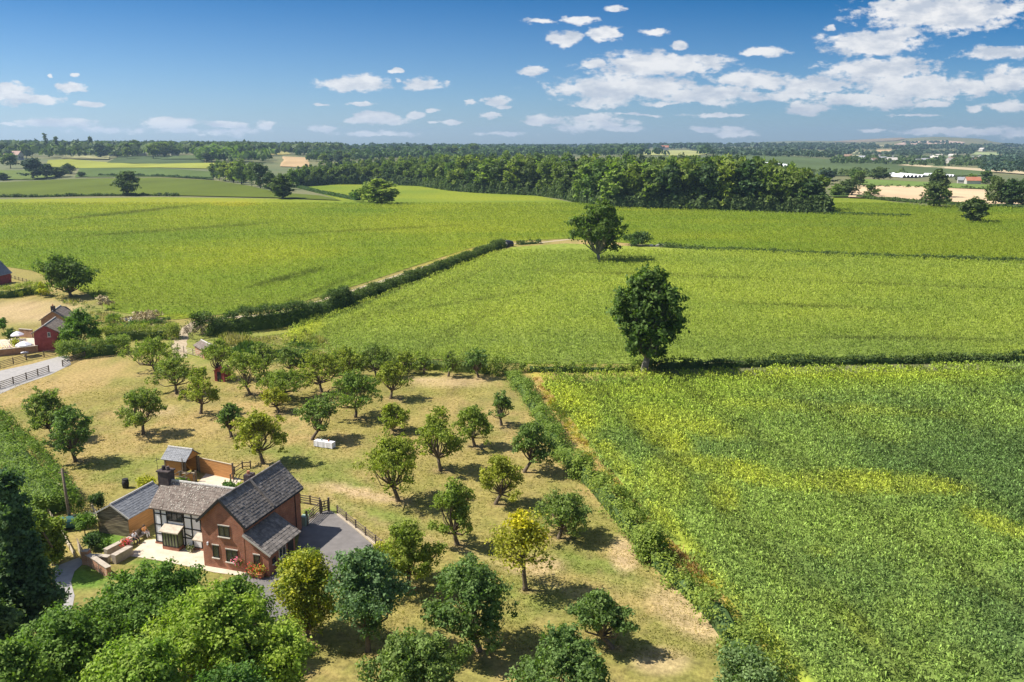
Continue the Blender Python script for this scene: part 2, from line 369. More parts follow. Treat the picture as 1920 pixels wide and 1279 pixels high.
# ------------------------------------------------------------------ ground and fields
def terrain():
    v = [(-1000, -150, 0), (1000, -150, 0)]; ys = np.concatenate([[800, 900], np.geomspace(950, 9500, 60)]); us = np.linspace(-1.1, 1.1, 161)
    v2 = []; f = []
    for y in ys:
        g = ground(us * y, np.full_like(us, y))
        v2 += [(u * y, y, z) for u, z in zip(us, g)]
    n = len(us)
    for i in range(len(ys) - 1):
        for j in range(n - 1): a = i * n + j + 2; f.append((a, a + 1, a + n + 1, a + n))
    f.append(tuple([0, 1] + [2 + j for j in range(n - 1, -1, -1)]))
    mb = MB(); mb.add(v + v2, f)
    m = mat('far_ground', (.10, .125, .05), (.17, .165, .07), scale=.004, rough=.95, detail=6., contrast=(.4, .6), bump=.3, bscale=.05)
    tag(mb.build('ground', m), 'rolling farmland running to the far hills', 'ground', None, 'structure')
terrain()
def densify(poly, step):
    out = []
    for i in range(len(poly)):
        a, b = poly[i], poly[(i + 1) % len(poly)]; n = max(1, int(math.dist(a, b) / step))
        out += [(a[0] + (b[0] - a[0]) * k / n, a[1] + (b[1] - a[1]) * k / n) for k in range(n)]
    return out
def inpoly(poly, x, y):
    r = np.zeros(np.shape(x), bool); n = len(poly); j = n - 1
    for i in range(n):
        xi, yi = poly[i]; xj, yj = poly[j]
        c = ((yi > y) != (yj > y)) & (x < (xj - xi) * (y - yi) / ((yj - yi) or 1e-9) + xi); r ^= c; j = i
    return r
def sheet(name, poly, z, colfn, m, sx=14, sy=8, edge=24, kind='structure', label=None, cat=None):
    """a field or path laid on the terrain; poly in photo pixels of its ground outline"""
    e = densify(poly, edge)
    xs = [p[0] for p in poly]; ys = [p[1] for p in poly]
    gx, gy = np.meshgrid(np.arange(min(xs) + sx / 2, max(xs), sx), np.arange(min(ys) + sy / 2, max(ys), sy))
    gx = gx + (np.arange(gx.shape[0])[:, None] % 2) * sx * .5
    k = inpoly(poly, gx, gy); inner = list(zip(gx[k], gy[k]))
    pts = [at(*p) for p in e] + [at(*p) for p in inner]; n = len(e)
    out = delaunay_2d_cdt([Vector(p) for p in pts], [(i, (i + 1) % n) for i in range(n)], [], 1, 1e-4)
    V = np.array([(v.x, v.y) for v in out[0]]); g = ground(V[:, 0], V[:, 1]) + z
    me = bpy.data.meshes.new(name); me.from_pydata([(a, b, c) for (a, b), c in zip(V, g)], [], [tuple(f) for f in out[2]])
    if colfn is not None:
        P = np.array([pr(a, b, c) for (a, b), c in zip(V, g)]); col = colfn(P[:, 0], P[:, 1], V[:, 0], V[:, 1]) * (.84 if m is CROP else 1.)
        at_ = me.color_attributes.new('Col', 'FLOAT_COLOR', 'POINT'); c4 = np.ones((len(V), 4), np.float32); c4[:, :3] = col
        at_.data.foreach_set('color', c4.ravel())
    me.materials.append(m)
    for p in me.polygons:
        if p.normal.z < 0: p.flip()
    o = bpy.data.objects.new(name, me); C.objects.link(o)
    return tag(o, label, cat, None, kind)

def blob_(px, py, cx, cy, rx, ry, rot=0):
    c, s = math.cos(R(rot)), math.sin(R(rot)); dx = px - cx; dy = py - cy
    return ss(1.25, .55, np.sqrt(((dx * c + dy * s) / rx) ** 2 + ((-dx * s + dy * c) / ry) ** 2))
GREENC = (.232, .322, .070); DARKC = (.130, .208, .060); YELC = (.42, .45, .045); LIMEC = (.29, .37, .04)
_ra, _rb = Vector(at(1045, 765)), Vector(at(1500, 1279)); _rd = (_rb - _ra).normalized()
def rowline(x, y):
    d = (x - _ra.x) * _rd.y - (y - _ra.y) * _rd.x + 1.2 * (fbm(x, y, .03, 88) - .5)
    e = np.abs((d % 14.) - 7.); return ss(.8, .3, np.minimum(np.abs(e - .9), 9)) + .25 * (np.sin(d * 2 * math.pi / 1.5) > 0)
_ta, _tb = Vector(at(560, 606)), Vector(at(870, 496)); _td = (_tb - _ta).normalized()
def tram(x, y, sp, wd):
    d = (x - _ta.x) * _td.y - (y - _ta.y) * _td.x + 2.5 * (fbm(x, y, .012, 58) - .5); e = np.abs((d % sp) - sp / 2); return ss(wd, wd * .35, np.abs(e - 1.1))[..., None]
def col_C(px, py, x, y):
    n1 = fbm(x, y, .07, 3); n2 = fbm(x * .4, y, .05, 9); n3 = fbm(x, y, .35, 21)
    n5 = fbm(x * .5 + y * .2, y * 1.2, .06, 33); c = mixc(DARKC, GREENC, ss(.36, .62, n1 * .35 + n5 * .4 + n3 * .25))
    c = mixc(c, LIMEC, np.clip(ss(880, 690, py) * .5 * ss(.35, .65, n2) + .25 * ss(.5, .7, n2), 0, 1))
    w = (n3 - .5) * 1.2 + .8
    yb = np.maximum.reduce([blob_(px, py, 1235, 805, 80, 30, 35), blob_(px, py, 1390, 885, 150, 20, 12), blob_(px, py, 1640, 905, 190, 24, 3), blob_(px, py, 1740, 915, 90, 14, 0),
        .8 * blob_(px, py, 1355, 925, 40, 28, 50), .8 * blob_(px, py, 1290, 790, 120, 22, 15), .75 * blob_(px, py, 1880, 985, 90, 16, 20), .5 * blob_(px, py, 1560, 765, 260, 12, 3),
        .7 * blob_(px, py, 1090, 760, 60, 30, 55), .4 * blob_(px, py, 1620, 1180, 60, 20, 40), .4 * blob_(px, py, 1535, 1035, 30, 12, 0), .55 * blob_(px, py, 1500, 700, 500, 10, 0), .5 * blob_(px, py, 1250, 900, 40, 60, -35), .5 * blob_(px, py, 1150, 730, 110, 14, 0)])
    c = mixc(c, YELC, np.clip(yb * w * (.5 + .7 * (n1 - .3)), 0, .72))
    g_ = rowline(x, y); c = c * (1 - .34 * g_[..., None])
    ex = 1010 + (py - 705) * .84 + 14
    return mixc(c, YELC, .55 * ss(34, 4, np.abs(px - ex)) * ss(.25, .6, n3))
def col_B(px, py, x, y):
    n1 = fbm(x, y * .7, .045, 5); n2 = fbm(x * .35, y, .12, 31); n3 = fbm(x, y, .5, 8)
    c = mixc((.22, .285, .046), (.285, .34, .05), ss(.3, .7, n1 * .5 + n2 * .5))
    c = mixc(c, (.145, .215, .05), ss(585, 655, py) * .6 * ss(.2, .6, n2) + .3 * ss(545, 480, py) * ss(900, 700, px + (py - 500) * 1.2))
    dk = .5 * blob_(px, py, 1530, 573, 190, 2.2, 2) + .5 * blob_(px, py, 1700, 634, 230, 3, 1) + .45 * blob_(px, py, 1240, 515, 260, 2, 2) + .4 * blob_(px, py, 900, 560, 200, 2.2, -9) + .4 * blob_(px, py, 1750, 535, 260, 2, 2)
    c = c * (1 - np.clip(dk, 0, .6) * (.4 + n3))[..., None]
    e = blob_(px, py, 560, 625, 60, 14, -25) + .6 * blob_(px, py, 900, 478, 90, 5, -18)
    for a, b_ in ((0., 1), (14., 1)):                       # wheel lines running along the hedge side
        d = np.abs((py - 640) + (px - 560) * .42 - (-18 - a)) ; c = mixc(c, (.05, .09, .035), .55 * ss(3.2, 1., d) * ss(560, 600, px) * ss(830, 700, px))
    return mixc(c * (1 - .28 * tram(x, y, 24., .9) * ss(1000, 850, px)[..., None]), YELC, np.clip(e * .8 * n3 * 1.6, 0, .8))
def col_A(px, py, x, y):
    n1 = fbm(x, y * .5, .02, 15); n2 = fbm(x * .25, y, .05, 41); n3 = fbm(x, y, .3, 18)
    c = mixc((.165, .235, .022), (.255, .295, .024), ss(.3, .7, n1 * .45 + n2 * .55))
    c = mixc(c, (.115, .175, .025), .55 * ss(480, 585, py) * ss(900, 500, px) * ss(.3, .7, n2))
    c = mixc(c, (.14, .20, .022), .5 * ss(820, 1500, px) * ss(.2, .7, n1))
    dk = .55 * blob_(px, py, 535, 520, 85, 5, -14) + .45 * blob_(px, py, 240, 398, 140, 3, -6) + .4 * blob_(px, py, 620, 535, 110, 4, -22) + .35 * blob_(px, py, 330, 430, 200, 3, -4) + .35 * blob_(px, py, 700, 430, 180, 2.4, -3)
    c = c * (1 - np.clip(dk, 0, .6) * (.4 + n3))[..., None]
    e = blob_(px, py, 440, 382, 45, 5) + .5 * blob_(px, py, 240, 378, 260, 6) + .4 * blob_(px, py, 330, 595, 60, 8)
    return mixc(c, (.36, .33, .02), np.clip(e * n3 * 1.5, 0, .7))
CROP = mat('crop_canopy', (0, 0, 0), attr=.38, scale=.55, detail=5., rough=.9, bump=.35, bscale=.9, spec=.1, contrast=(.3, .7))
CROPL = mat('crop_leaf', (0, 0, 0), attr=.0001, island=.25, rough=.7, transl=.28, spec=.12)
FA = [(-900, 500), (-60, 490), (60, 508), (90, 520), (165, 552), (205, 583), (260, 592), (330, 600), (400, 592), (460, 586), (560, 569), (680, 532), (800, 492), (880, 466), (950, 453), (1060, 448), (1110, 452), (1230, 460), (1500, 475), (1920, 490), (2700, 510),
      (2700, 395), (1920, 388), (1730, 386), (1640, 374), (1560, 371), (1552, 403), (1400, 398), (1160, 391), (1090, 383), (1000, 366), (860, 360), (790, 349), (650, 345), (556, 347), (640, 377), (520, 373), (300, 370), (0, 374), (-600, 380)]
FB = [(528, 640), (560, 606), (620, 588), (700, 562), (800, 524), (870, 496), (960, 464), (1060, 457), (1230, 464), (1500, 479), (1920, 495), (2600, 520), (2600, 655), (1920, 668), (1450, 676), (1200, 683), (980, 683), (930, 680), (760, 672), (620, 665)]
FC = [(1008, 712), (1200, 708), (1450, 698), (1920, 688), (2500, 672), (3100, 1100), (2600, 1700), (1640, 1700), (1500, 1279), (1420, 1190), (1340, 1110), (1240, 1010), (1150, 905), (1090, 830), (1040, 765)]
for nm, poly, fn, lab, sx, sy in (('far_crop_field', FA, col_A, 'broad bright green crop field beyond the farm track', 16, 4), ('middle_crop_field', FB, col_B, 'green crop field with two big lone trees at its edges', 14, 6), ('near_crop_field', FC, col_C, 'dark green crop field with yellow bands at lower right', 14, 10)):
    if fn is col_C: poly = [(x + 14 if 1003 < x < 1645 and y > 705 and i_ > 9 or i_ == 0 else x, y + (6 if y < 720 else 0)) for i_, (x, y) in enumerate(poly)]
    sheet(nm, poly, .12, fn, CROP, sx, sy, 20, label=lab, cat='field')

def plants(name, poly, fn, dens0, ref, hgt, label, ymax=380, leaves=5, edge=1.):
    P = np.array([at(*p) for p in poly]); r = np.random.default_rng(len(label))
    x0, y0 = P.min(0); x1, y1 = P.max(0); y1 = min(y1, ymax); y0 = max(y0, 48); x0 = max(x0, -.66 * y1); x1 = min(x1, .66 * y1)
    pl = [tuple(p) for p in P]; X = []; Y = []
    band = np.geomspace(y0, y1, 14)
    for a, b in zip(band[:-1], band[1:]):
        xa, xb = max(x0, -.64 * b), min(x1, .64 * b); dn = dens0 * (ref / a) ** 1.25 if a > ref else dens0
        n = int((xb - xa) * (b - a) * dn)
        x = r.uniform(xa, xb, n); y = r.uniform(a, b, n); k = inpoly(pl, x + 3.2 * (fbm(x, y, .25, 5) - .5), y + 4.5 * (fbm(x, y, .25, 6) - .42)); X.append(x[k]); Y.append(y[k])
    x = np.concatenate(X); y = np.concatenate(Y); n = len(x); s = np.maximum(1, y / ref) ** .5 * (1 + .15 * (ref > 100) + .25 * (ref > 200))
    ph = hgt * (.8 + .35 * fbm(x, y, .15, 77)) * r.uniform(.85, 1.1, n)
    if fn is col_C: ph = ph * (1 - .45 * np.clip(rowline(x, y) - .4, 0, 1))
    px, py = pr(x, y, np.full(n, 1.)); col = fn(px, py, x, y)
    k = np.repeat(np.arange(n), leaves); m = len(k); az = r.uniform(0, 6.283, m); el = r.uniform(.1, 1.3, m); ln = r.uniform(.22, .46, m) * s[k]; wd = r.uniform(.035, .085, m) * s[k]
    d = np.stack([np.cos(az) * np.cos(el), np.sin(az) * np.cos(el), np.sin(el)], 1); sd = np.stack([-np.sin(az), np.cos(az), r.uniform(-.5, .5, m)], 1)
    b = np.stack([x[k] + r.normal(size=m) * .12, y[k] + r.normal(size=m) * .12, ph[k] * r.uniform(.35, .95, m)], 1)
    tip = b + d * ln[:, None]; mid = b + d * ln[:, None] * .55 + np.array([0, 0, .1]) * s[k][:, None]; w = sd * wd[:, None]
    V = np.stack([b, mid + w, tip - np.array([0, 0, .1]) * s[k][:, None], mid - w], 1).reshape(-1, 3)
    c = col[k] * (r.uniform(.3, 1.35, (m, 1)) ** 1.3 * 1.25 if ref < 100 else r.uniform(.6, 1.4, (m, 1)))
    o = npmesh(name, V, 4, CROPL, None, c); tag(o, label, 'crop', None, 'stuff'); print(name, n)
plants('crop_plants', [(x + 2 if 1003 < x < 1645 and y > 705 and i_ > 9 or i_ == 0 else x, y) for i_, (x, y) in enumerate(FC)], col_C, 8.5, 75, 1.3, 'dense leafy maize plants covering the near crop field', 160, 6)
plants('crop_plants', FB, col_B, 3.6, 130, 1.1, 'leafy crop plants covering the middle field', 300, 5)
plants('crop_plants', FA, col_A, .9 * 1.7, 210, 1.0, 'leafy crop plants covering the far side of the farm track', 560, 4)

# ------------------------------------------------------------------ meadow, tracks, drive
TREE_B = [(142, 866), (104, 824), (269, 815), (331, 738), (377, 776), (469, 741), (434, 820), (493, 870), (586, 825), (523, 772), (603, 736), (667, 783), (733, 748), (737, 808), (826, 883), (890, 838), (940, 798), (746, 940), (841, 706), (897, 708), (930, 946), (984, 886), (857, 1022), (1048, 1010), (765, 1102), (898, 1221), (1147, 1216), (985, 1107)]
def col_M(px, py, x, y):
    n1 = fbm(x, y, .10, 51); n2 = fbm(x, y, .45, 61); n3 = fbm(x, y * .6, .05, 71); n4 = fbm(x, y, 1.6, 91)
    straw = mixc((.265, .225, .07), (.36, .265, .11), ss(.35, .7, n1)); green = np.array((.195, .195, .05))
    c = mixc(straw, green, np.clip(ss(.46, .62, n3 * .4 + n2 * .35 + n1 * .25) * .8 + .2 * ss(.5, .8, n4), 0, 1))
    g = np.maximum.reduce([.8 * blob_(px, py, 700, 965, 120, 14, 12), .8 * blob_(px, py, 1140, 1075, 110, 26, 22), .7 * blob_(px, py, 250, 880, 120, 30, 0), .6 * blob_(px, py, 560, 860, 150, 25, 5), .6 * blob_(px, py, 60, 780, 60, 20, 0),
        .55 * blob_(px, py, 1000, 1130, 80, 40, 0), .7 * blob_(px, py, 620, 900, 90, 16, 8), .9 * blob_(px, py, 600, 960, 40, 16, 0)])
    c = mixc(c, (.15, .20, .04), np.clip(g * (.25 + n2), 0, .75))
    b = np.maximum.reduce([blob_(px, py, 680, 925, 90, 10, 12), blob_(px, py, 1170, 1040, 30, 36, -20), .8 * blob_(px, py, 1290, 1150, 90, 40, 30), .8 * blob_(px, py, 1000, 1060, 60, 20, 0), .8 * blob_(px, py, 840, 715, 90, 10, 0), .7 * blob_(px, py, 280, 770, 60, 12, 0), .8 * blob_(px, py, 60, 585, 120, 22, 0), .6 * blob_(px, py, 1240, 1240, 60, 30)])
    c = mixc(c, (.50, .36, .215), np.clip(b * (.35 + n2 * .8), 0, .8))
    c = mixc(c, (.17, .12, .065), .35 * ss(.62, .75, n4))
    ex = np.interp(py, [705, 867, 920, 985, 1045, 1118, 1169, 1263, 1400], [1008, 1112, 1158, 1212, 1270, 1357, 1394, 1481, 1600])
    k = ss(30, 10, np.abs(px - ex)) * (py > 690); c = mixc(c, mixc((.36, .33, .05), (.38, .24, .10), ss(.4, .6, n2)), .8 * k * ss(.2, .55, n4 * .5 + n2 * .5))
    c = mixc(c, (.33, .30, .03), .6 * ss(.3, .6, n2) * ss(36, 8, np.abs(px - 480 - (640 - py) * 2.3)) * (py < 640) * (py > 440))
    wl = np.abs(py - (905 + (px - 560) * .42 + 10 * np.sin(px / 90.))); c = mixc(c, (.36, .28, .13), .5 * ss(9, 3, wl) * (px > 540) * (px < 1080)); c = c * (1 + .10 * np.sin((x * .35 + y) * 2.2)[..., None] * ss(.4, .6, n3)[..., None])
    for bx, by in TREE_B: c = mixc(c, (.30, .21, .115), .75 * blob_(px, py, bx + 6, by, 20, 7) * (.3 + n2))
    g2 = np.maximum.reduce([blob_(px, py, 450, 650, 190, 40), blob_(px, py, 260, 622, 110, 22), blob_(px, py, 200, 590, 60, 18)]); c = mixc(c, (.20, .23, .05), np.clip(g2 * (.35 + n2), 0, .85))
    c = mixc(c, (.115, .20, .03), np.clip(blob_(px, py, 205, 1012, 46, 22) + blob_(px, py, 155, 1085, 60, 24) + blob_(px, py, 300, 1052, 60, 8), 0, 1))
    return c
MEADOW = mat('meadow_grass', (0, 0, 0), attr=.36, scale=2.2, detail=6., rough=.95, bump=.06, bscale=5., spec=.1, contrast=(.3, .7))
MPOLY = [(-1100, 470), (700, 440), (1100, 438), (1180, 455), (1240, 700), (1660, 1279), (1800, 1900), (-1300, 1900)]
sheet('meadow', MPOLY, .03, col_M, MEADOW, 13, 9, 24, label='sun dried orchard grass', cat='grass')
def tufts():
    r = np.random.default_rng(5); n = 95000
    y = 55 + 75 * r.random(n) ** 1.15; x = r.uniform(-.64, .42, n) * y
    px, py = pr(x, y, np.zeros(n)); P = [(-100, 700), (120, 682), (240, 668), (330, 655), (520, 680), (760, 692), (940, 712), (1000, 780), (1100, 920), (1190, 1035), (1300, 1150), (1400, 1260), (1440, 1400), (600, 1400), (560, 1130), (712, 1060), (705, 1010), (640, 955), (590, 935), (440, 870), (300, 850), (190, 950), (125, 980), (0, 790), (-100, 700)]
    k = inpoly(P, px, py) & (fbm(x, y, .3, 44) + .3 * r.random(n) > .52); x, y, px, py = x[k], y[k], px[k], py[k]; n = len(x)
    col = col_M(px, py, x, y) * r.uniform(.85, 1.2, (n, 1)) * np.array([.95, 1.02, .85]); q = np.repeat(np.arange(n), 3); m = len(q); az = r.uniform(0, 6.283, m); h = r.uniform(.04, .12, m); w = r.uniform(.05, .11, m)
    bx = x[q] + r.normal(size=m) * .1; by = y[q] + r.normal(size=m) * .1; dx, dy = np.cos(az) * w, np.sin(az) * w; ox, oy = r.normal(size=m) * .08, r.normal(size=m) * .08
    V = np.stack([np.stack([bx - dx, by - dy, np.zeros(m)], 1), np.stack([bx + dx, by + dy, np.zeros(m)], 1), np.stack([bx + ox, by + oy, h], 1)], 1).reshape(-1, 3)
    tag(npmesh('grass_tufts', V, 3, CROPL, None, col[q]), 'rough tufts of drying grass under the orchard trees', 'grass', None, 'stuff')
tufts()
def verge():
    r = np.random.default_rng(15); pts = [(1010, 708), (1050, 765), (1112, 862), (1163, 918), (1218, 985), (1278, 1045), (1362, 1118), (1402, 1169), (1489, 1263)]; P = [Vector(at(*p)) for p in pts]; X = []
    for a, b in zip(P[:-1], P[1:]):
        n = int((b - a).length * 16); t = r.random(n); w = r.normal(size=n) * .5 + .25; d = (b - a).normalized(); X.append(np.stack([a.x + (b.x - a.x) * t + d.y * w, a.y + (b.y - a.y) * t - d.x * w], 1))
    X = np.vstack(X); n = len(X); k = np.repeat(np.arange(n), 5); m = len(k); nz = fbm(X[:, 0], X[:, 1], .25, 7)
    col = np.where((nz < .42)[:, None], [.20, .25, .06], np.where((nz < .55)[:, None], [.42, .38, .06], [.44, .30, .13])) * r.uniform(.7, 1.2, (n, 1)); hh = (.1 + .6 * ss(.35, .75, fbm(X[:, 0], X[:, 1], .5, 17)))[k] * r.uniform(.5, 1.1, m)
    b = np.stack([X[k, 0] + r.normal(size=m) * .15, X[k, 1] + r.normal(size=m) * .15, np.zeros(m)], 1); az = r.uniform(0, 6.28, m); w = np.stack([np.cos(az), np.sin(az), np.zeros(m)], 1) * r.uniform(.05, .12, (m, 1)); o = r.normal(size=(m, 3)) * .18; o[:, 2] = hh
    tag(npmesh('verge_weeds', np.stack([b - w, b + w, b + o], 1).reshape(-1, 3), 3, CROPL, None, col[k]), 'rough yellow and rusty weeds between the hedge and the near crop', 'weeds', None, 'stuff')
verge()
GRAVEL = mat('track_dirt', (.34, .27, .175), (.46, .38, .26), scale=1.5, rough=.95, bump=.02)
TAR = mat('tarmac', (.15, .14, .135), (.20, .185, .18), scale=.8, rough=.9, bump=.006, bscale=30, detail=6.)
PAVE = mat('patio_paving', (.52, .44, .33), (.62, .54, .43), scale=1.2, rough=.9, bump=.01)
LANE = mat('lane_tarmac', (.30, .29, .28), (.38, .36, .34), scale=1.5, rough=.9, bump=.01)
def path(name, pts, w, m, label, z=.045, cat='track'):
    P = [Vector(at(*p)) for p in pts]; L = []; Rr = []
    # resample smoothly
    Q = []
    for i in range(len(P) - 1):
        p0, p1, p2, p3 = P[max(i - 1, 0)], P[i], P[i + 1], P[min(i + 2, len(P) - 1)]
        for k in range(8):
            t = k / 8; Q.append(.5 * ((2 * p1) + (p2 - p0) * t + (2 * p0 - 5 * p1 + 4 * p2 - p3) * t * t + (3 * p1 - p0 - 3 * p2 + p3) * t ** 3))
    Q.append(P[-1]); mb = MB(); vs = []
    for i, q in enumerate(Q):
        d = (Q[min(i + 1, len(Q) - 1)] - Q[max(i - 1, 0)]).normalized(); s = Vector((-d.y, d.x)) * w * .5 * (1 + .12 * math.sin(i * 1.7))
        for e in (s, s * .33, s * -.33, -s): vs.append((q.x + e.x, q.y + e.y, float(ground(q.x + e.x, q.y + e.y)) + z))
    mb.add(vs, [(4 * i + j, 4 * i + j + 1, 4 * i + 5 + j, 4 * i + 4 + j) for i in range(len(Q) - 1) for j in range(3)])
    return tag(mb.build(name, m), label, cat, None, 'structure')
path('farm_track', [(338, 672), (337, 648), (346, 624), (372, 604), (430, 596), (500, 590), (560, 578), (680, 540), (790, 503), (880, 475), (935, 459), (1000, 456), (1068, 449)], 2.4, GRAVEL, 'pale dirt farm track running up beside the hedge')
sheet('lane', [(-300, 830), (-300, 760), (-20, 700), (60, 683), (118, 667), (130, 668), (133, 684), (95, 703), (40, 722), (-20, 748)], .05, None, LANE, 20, 10, 30, label='pale grey lane between the rail fences', cat='road')
sheet('lane', [(60, 1400), (75, 1180), (100, 1110), (98, 1075), (112, 1060), (148, 1046), (158, 1056), (140, 1072), (133, 1092), (140, 1118), (128, 1180), (150, 1400)], .05, None, LANE, 20, 14, 30, label='grey lane in front of the garden gate', cat='road')
sheet('drive', [(462, 1074), (503, 1085), (554, 1043), (563, 994), (575, 972), (600, 960), (618, 957), (634, 967), (706, 1028), (711, 1044), (690, 1062), (640, 1082), (600, 1102), (560, 1135), (520, 1180), (478, 1150), (484, 1100), (440, 1080)], .06, None, TAR, 18, 12, 30, label='dark tarmac drive beside the brick cottage', cat='drive')
sheet('patio', [(238, 1044), (262, 1024), (272, 1014), (290, 1012), (382, 1032), (384, 1060), (462, 1073), (458, 1082), (400, 1074), (320, 1056), (262, 1046)], .065, None, PAVE, 18, 12, 30, label='beige paved terrace in front of the timbered wing', cat='patio')
sheet('patio', [(372, 905), (388, 887), (412, 886), (452, 900), (440, 930), (395, 935), (360, 925)], .065, None, PAVE, 18, 12, 30, label='pale paved terrace behind the cottage', cat='patio')

# ------------------------------------------------------------------ the cottage
A0 = R(-17.5); _o = at(462, 1075)
def W(x, y, z=0.): return Vector((_o[0] + x * math.cos(A0) - y * math.sin(A0), _o[1] + x * math.sin(A0) + y * math.cos(A0), z))
def loc(px, py, h=0.):
    X, Y = at(px, py, h); dx, dy = X - _o[0], Y - _o[1]
    return dx * math.cos(A0) + dy * math.sin(A0), -dx * math.sin(A0) + dy * math.cos(A0)
def brickmat(name, a, b, mortar, sc_=1.):
    m = bpy.data.materials.new(name); m.use_nodes = True; t = m.node_tree; t.nodes.clear(); n = NT(t)
    tc = n('ShaderNodeTexCoord'); s = n('ShaderNodeSeparateXYZ', {0: tc.outputs['Object']})
    v = n('ShaderNodeCombineXYZ', {0: n('ShaderNodeMath', {0: s.outputs[0], 1: s.outputs[1]}, operation='ADD').outputs[0], 1: s.outputs[2], 2: 0.}).outputs[0]
    br = n('ShaderNodeTexBrick', {'Vector': v, 'Color1': (*a, 1), 'Color2': (*b, 1), 'Mortar': (*mortar, 1), 'Scale': 1., 'Mortar Size': .012, 'Brick Width': .3 * sc_, 'Row Height': .1 * sc_, 'Bias': -.1})
    nz = n('ShaderNodeTexNoise', {'Vector': tc.outputs['Object'], 'Scale': 1.3, 'Detail': 5.})
    k = n('ShaderNodeMapRange', {0: nz.outputs[0], 1: .3, 2: .7, 3: .75, 4: 1.2}).outputs[0]
    c = n('ShaderNodeVectorMath', {0: br.outputs[0], 'Scale': k}, operation='SCALE').outputs[0]
    bp = n('ShaderNodeBump', {'Height': br.outputs['Fac'], 'Strength': .6, 'Distance': -.01})
    b_ = n('ShaderNodeBsdfPrincipled', {'Base Color': c, 'Roughness': .9, 'Normal': bp.outputs[0], 'Specular IOR Level': .2})
    n('ShaderNodeOutputMaterial', {0: b_.outputs[0]}); return m
BRICK = brickmat('red_brick', (.42, .15, .085), (.34, .115, .07), (.36, .26, .2))
OLDBRICK = brickmat('garden_brick', (.44, .22, .12), (.36, .17, .10), (.42, .34, .26))
REDBRICK = brickmat('barn_brick', (.36, .07, .07), (.30, .055, .06), (.30, .12, .11))
RENDER_W = mat('white_render', (.80, .81, .82), (.86, .87, .88), scale=2, rough=.9)
BEAM = mat('black_timber', (.02, .02, .022), (.035, .033, .03), scale=5, rough=.7)
TILE = mat('roof_tile', (.135, .12, .11), (.275, .245, .22), scale=2.2, rough=.9, island=.22, bump=.01, detail=5.)
OLDTILE = mat('old_roof_tile', (.155, .12, .10), (.25, .215, .185), scale=3.0, rough=.95, island=.2, bump=.01, detail=6.)
LICHEN = mat('lichen', (.42, .38, .32), (.5, .46, .4), scale=8, rough=.95)
SLATE = mat('grey_slate', (.17, .18, .20), (.23, .24, .26), scale=3, rough=.6, island=.12)
LEAD = mat('pale_ridge', (.42, .40, .37), (.52, .50, .46), scale=4, rough=.8)
GLASS = mat('window_glass', (.02, .025, .03), (.05, .06, .06), scale=1.5, rough=.08, spec=.8)
WFRAME = mat('black_frame', (.03, .03, .03), rough=.5)
CREAM = mat('stone_sill', (.6, .55, .48), (.68, .63, .55), scale=4)
STONE = mat('stone_coping', (.36, .31, .25), (.48, .42, .34), scale=3, bump=.01)
STONEROOF = mat('stone_canopy', (.42, .36, .28), (.55, .48, .38), scale=3, bump=.01)
CEDAR = mat('orange_cladding', (.42, .20, .07), (.58, .29, .10), scale=1.2, stretch=(.6, .6, 9), rough=.7)
GREYWOOD = mat('weathered_cladding', (.11, .085, .055), (.30, .24, .15), scale=.8, stretch=(.7, .7, 10), rough=.85, contrast=(.42, .6))
FENCEW = mat('fence_timber', (.13, .10, .075), (.24, .19, .14), scale=5, rough=.9)
PALEW = mat('pale_timber', (.45, .38, .28), (.58, .5, .38), scale=5, rough=.9)
POTB = mat('terracotta', (.42, .17, .09), (.5, .22, .12), scale=5)
DARKB = mat('sooty_brick', (.05, .04, .042), (.10, .075, .07), scale=3, bump=.01)
WHITE = mat('white_cloth', (.74, .73, .80), (.80, .79, .85), scale=1.5, rough=.8)

house = empty('cottage', W(0, 0), A0, 'brick and black timbered cottage with grey tiled roofs', 'house')
def tiles(mb, r, p0, along, down, nx, ny, th=.05, lift=.035, skip=None):
    """courses of tiles: along = edge vector along the ridge, down = vector down the slope"""
    p0, along, down = map(Vector, (p0, along, down)); nrm = along.cross(down).normalized()
    if nrm.z < 0: nrm = -nrm
    a = along / nx; d = down / ny
    for j in range(ny):
        for i in range(nx):
            if skip and skip(i / nx, j / ny): continue
            o = p0 + a * (i + (.5 if j % 2 and False else 0)) + d * j; e = r.uniform(-.01, .012); k = nrm * (lift + e)
            b = a * .96; q = d * 1.12
            vs = [o, o + b, o + b + q, o + q, o + nrm * .015, o + b * .5 + nrm * (.03), o + b + nrm * .015, o + b + q + k, o + b * .5 + q + k * 1.35, o + q + k]
            mb.add(vs, [(0, 3, 2, 1), (4, 5, 8, 9), (5, 6, 7, 8), (3, 9, 8, 7, 2), (0, 4, 9, 3), (1, 2, 7, 6)])
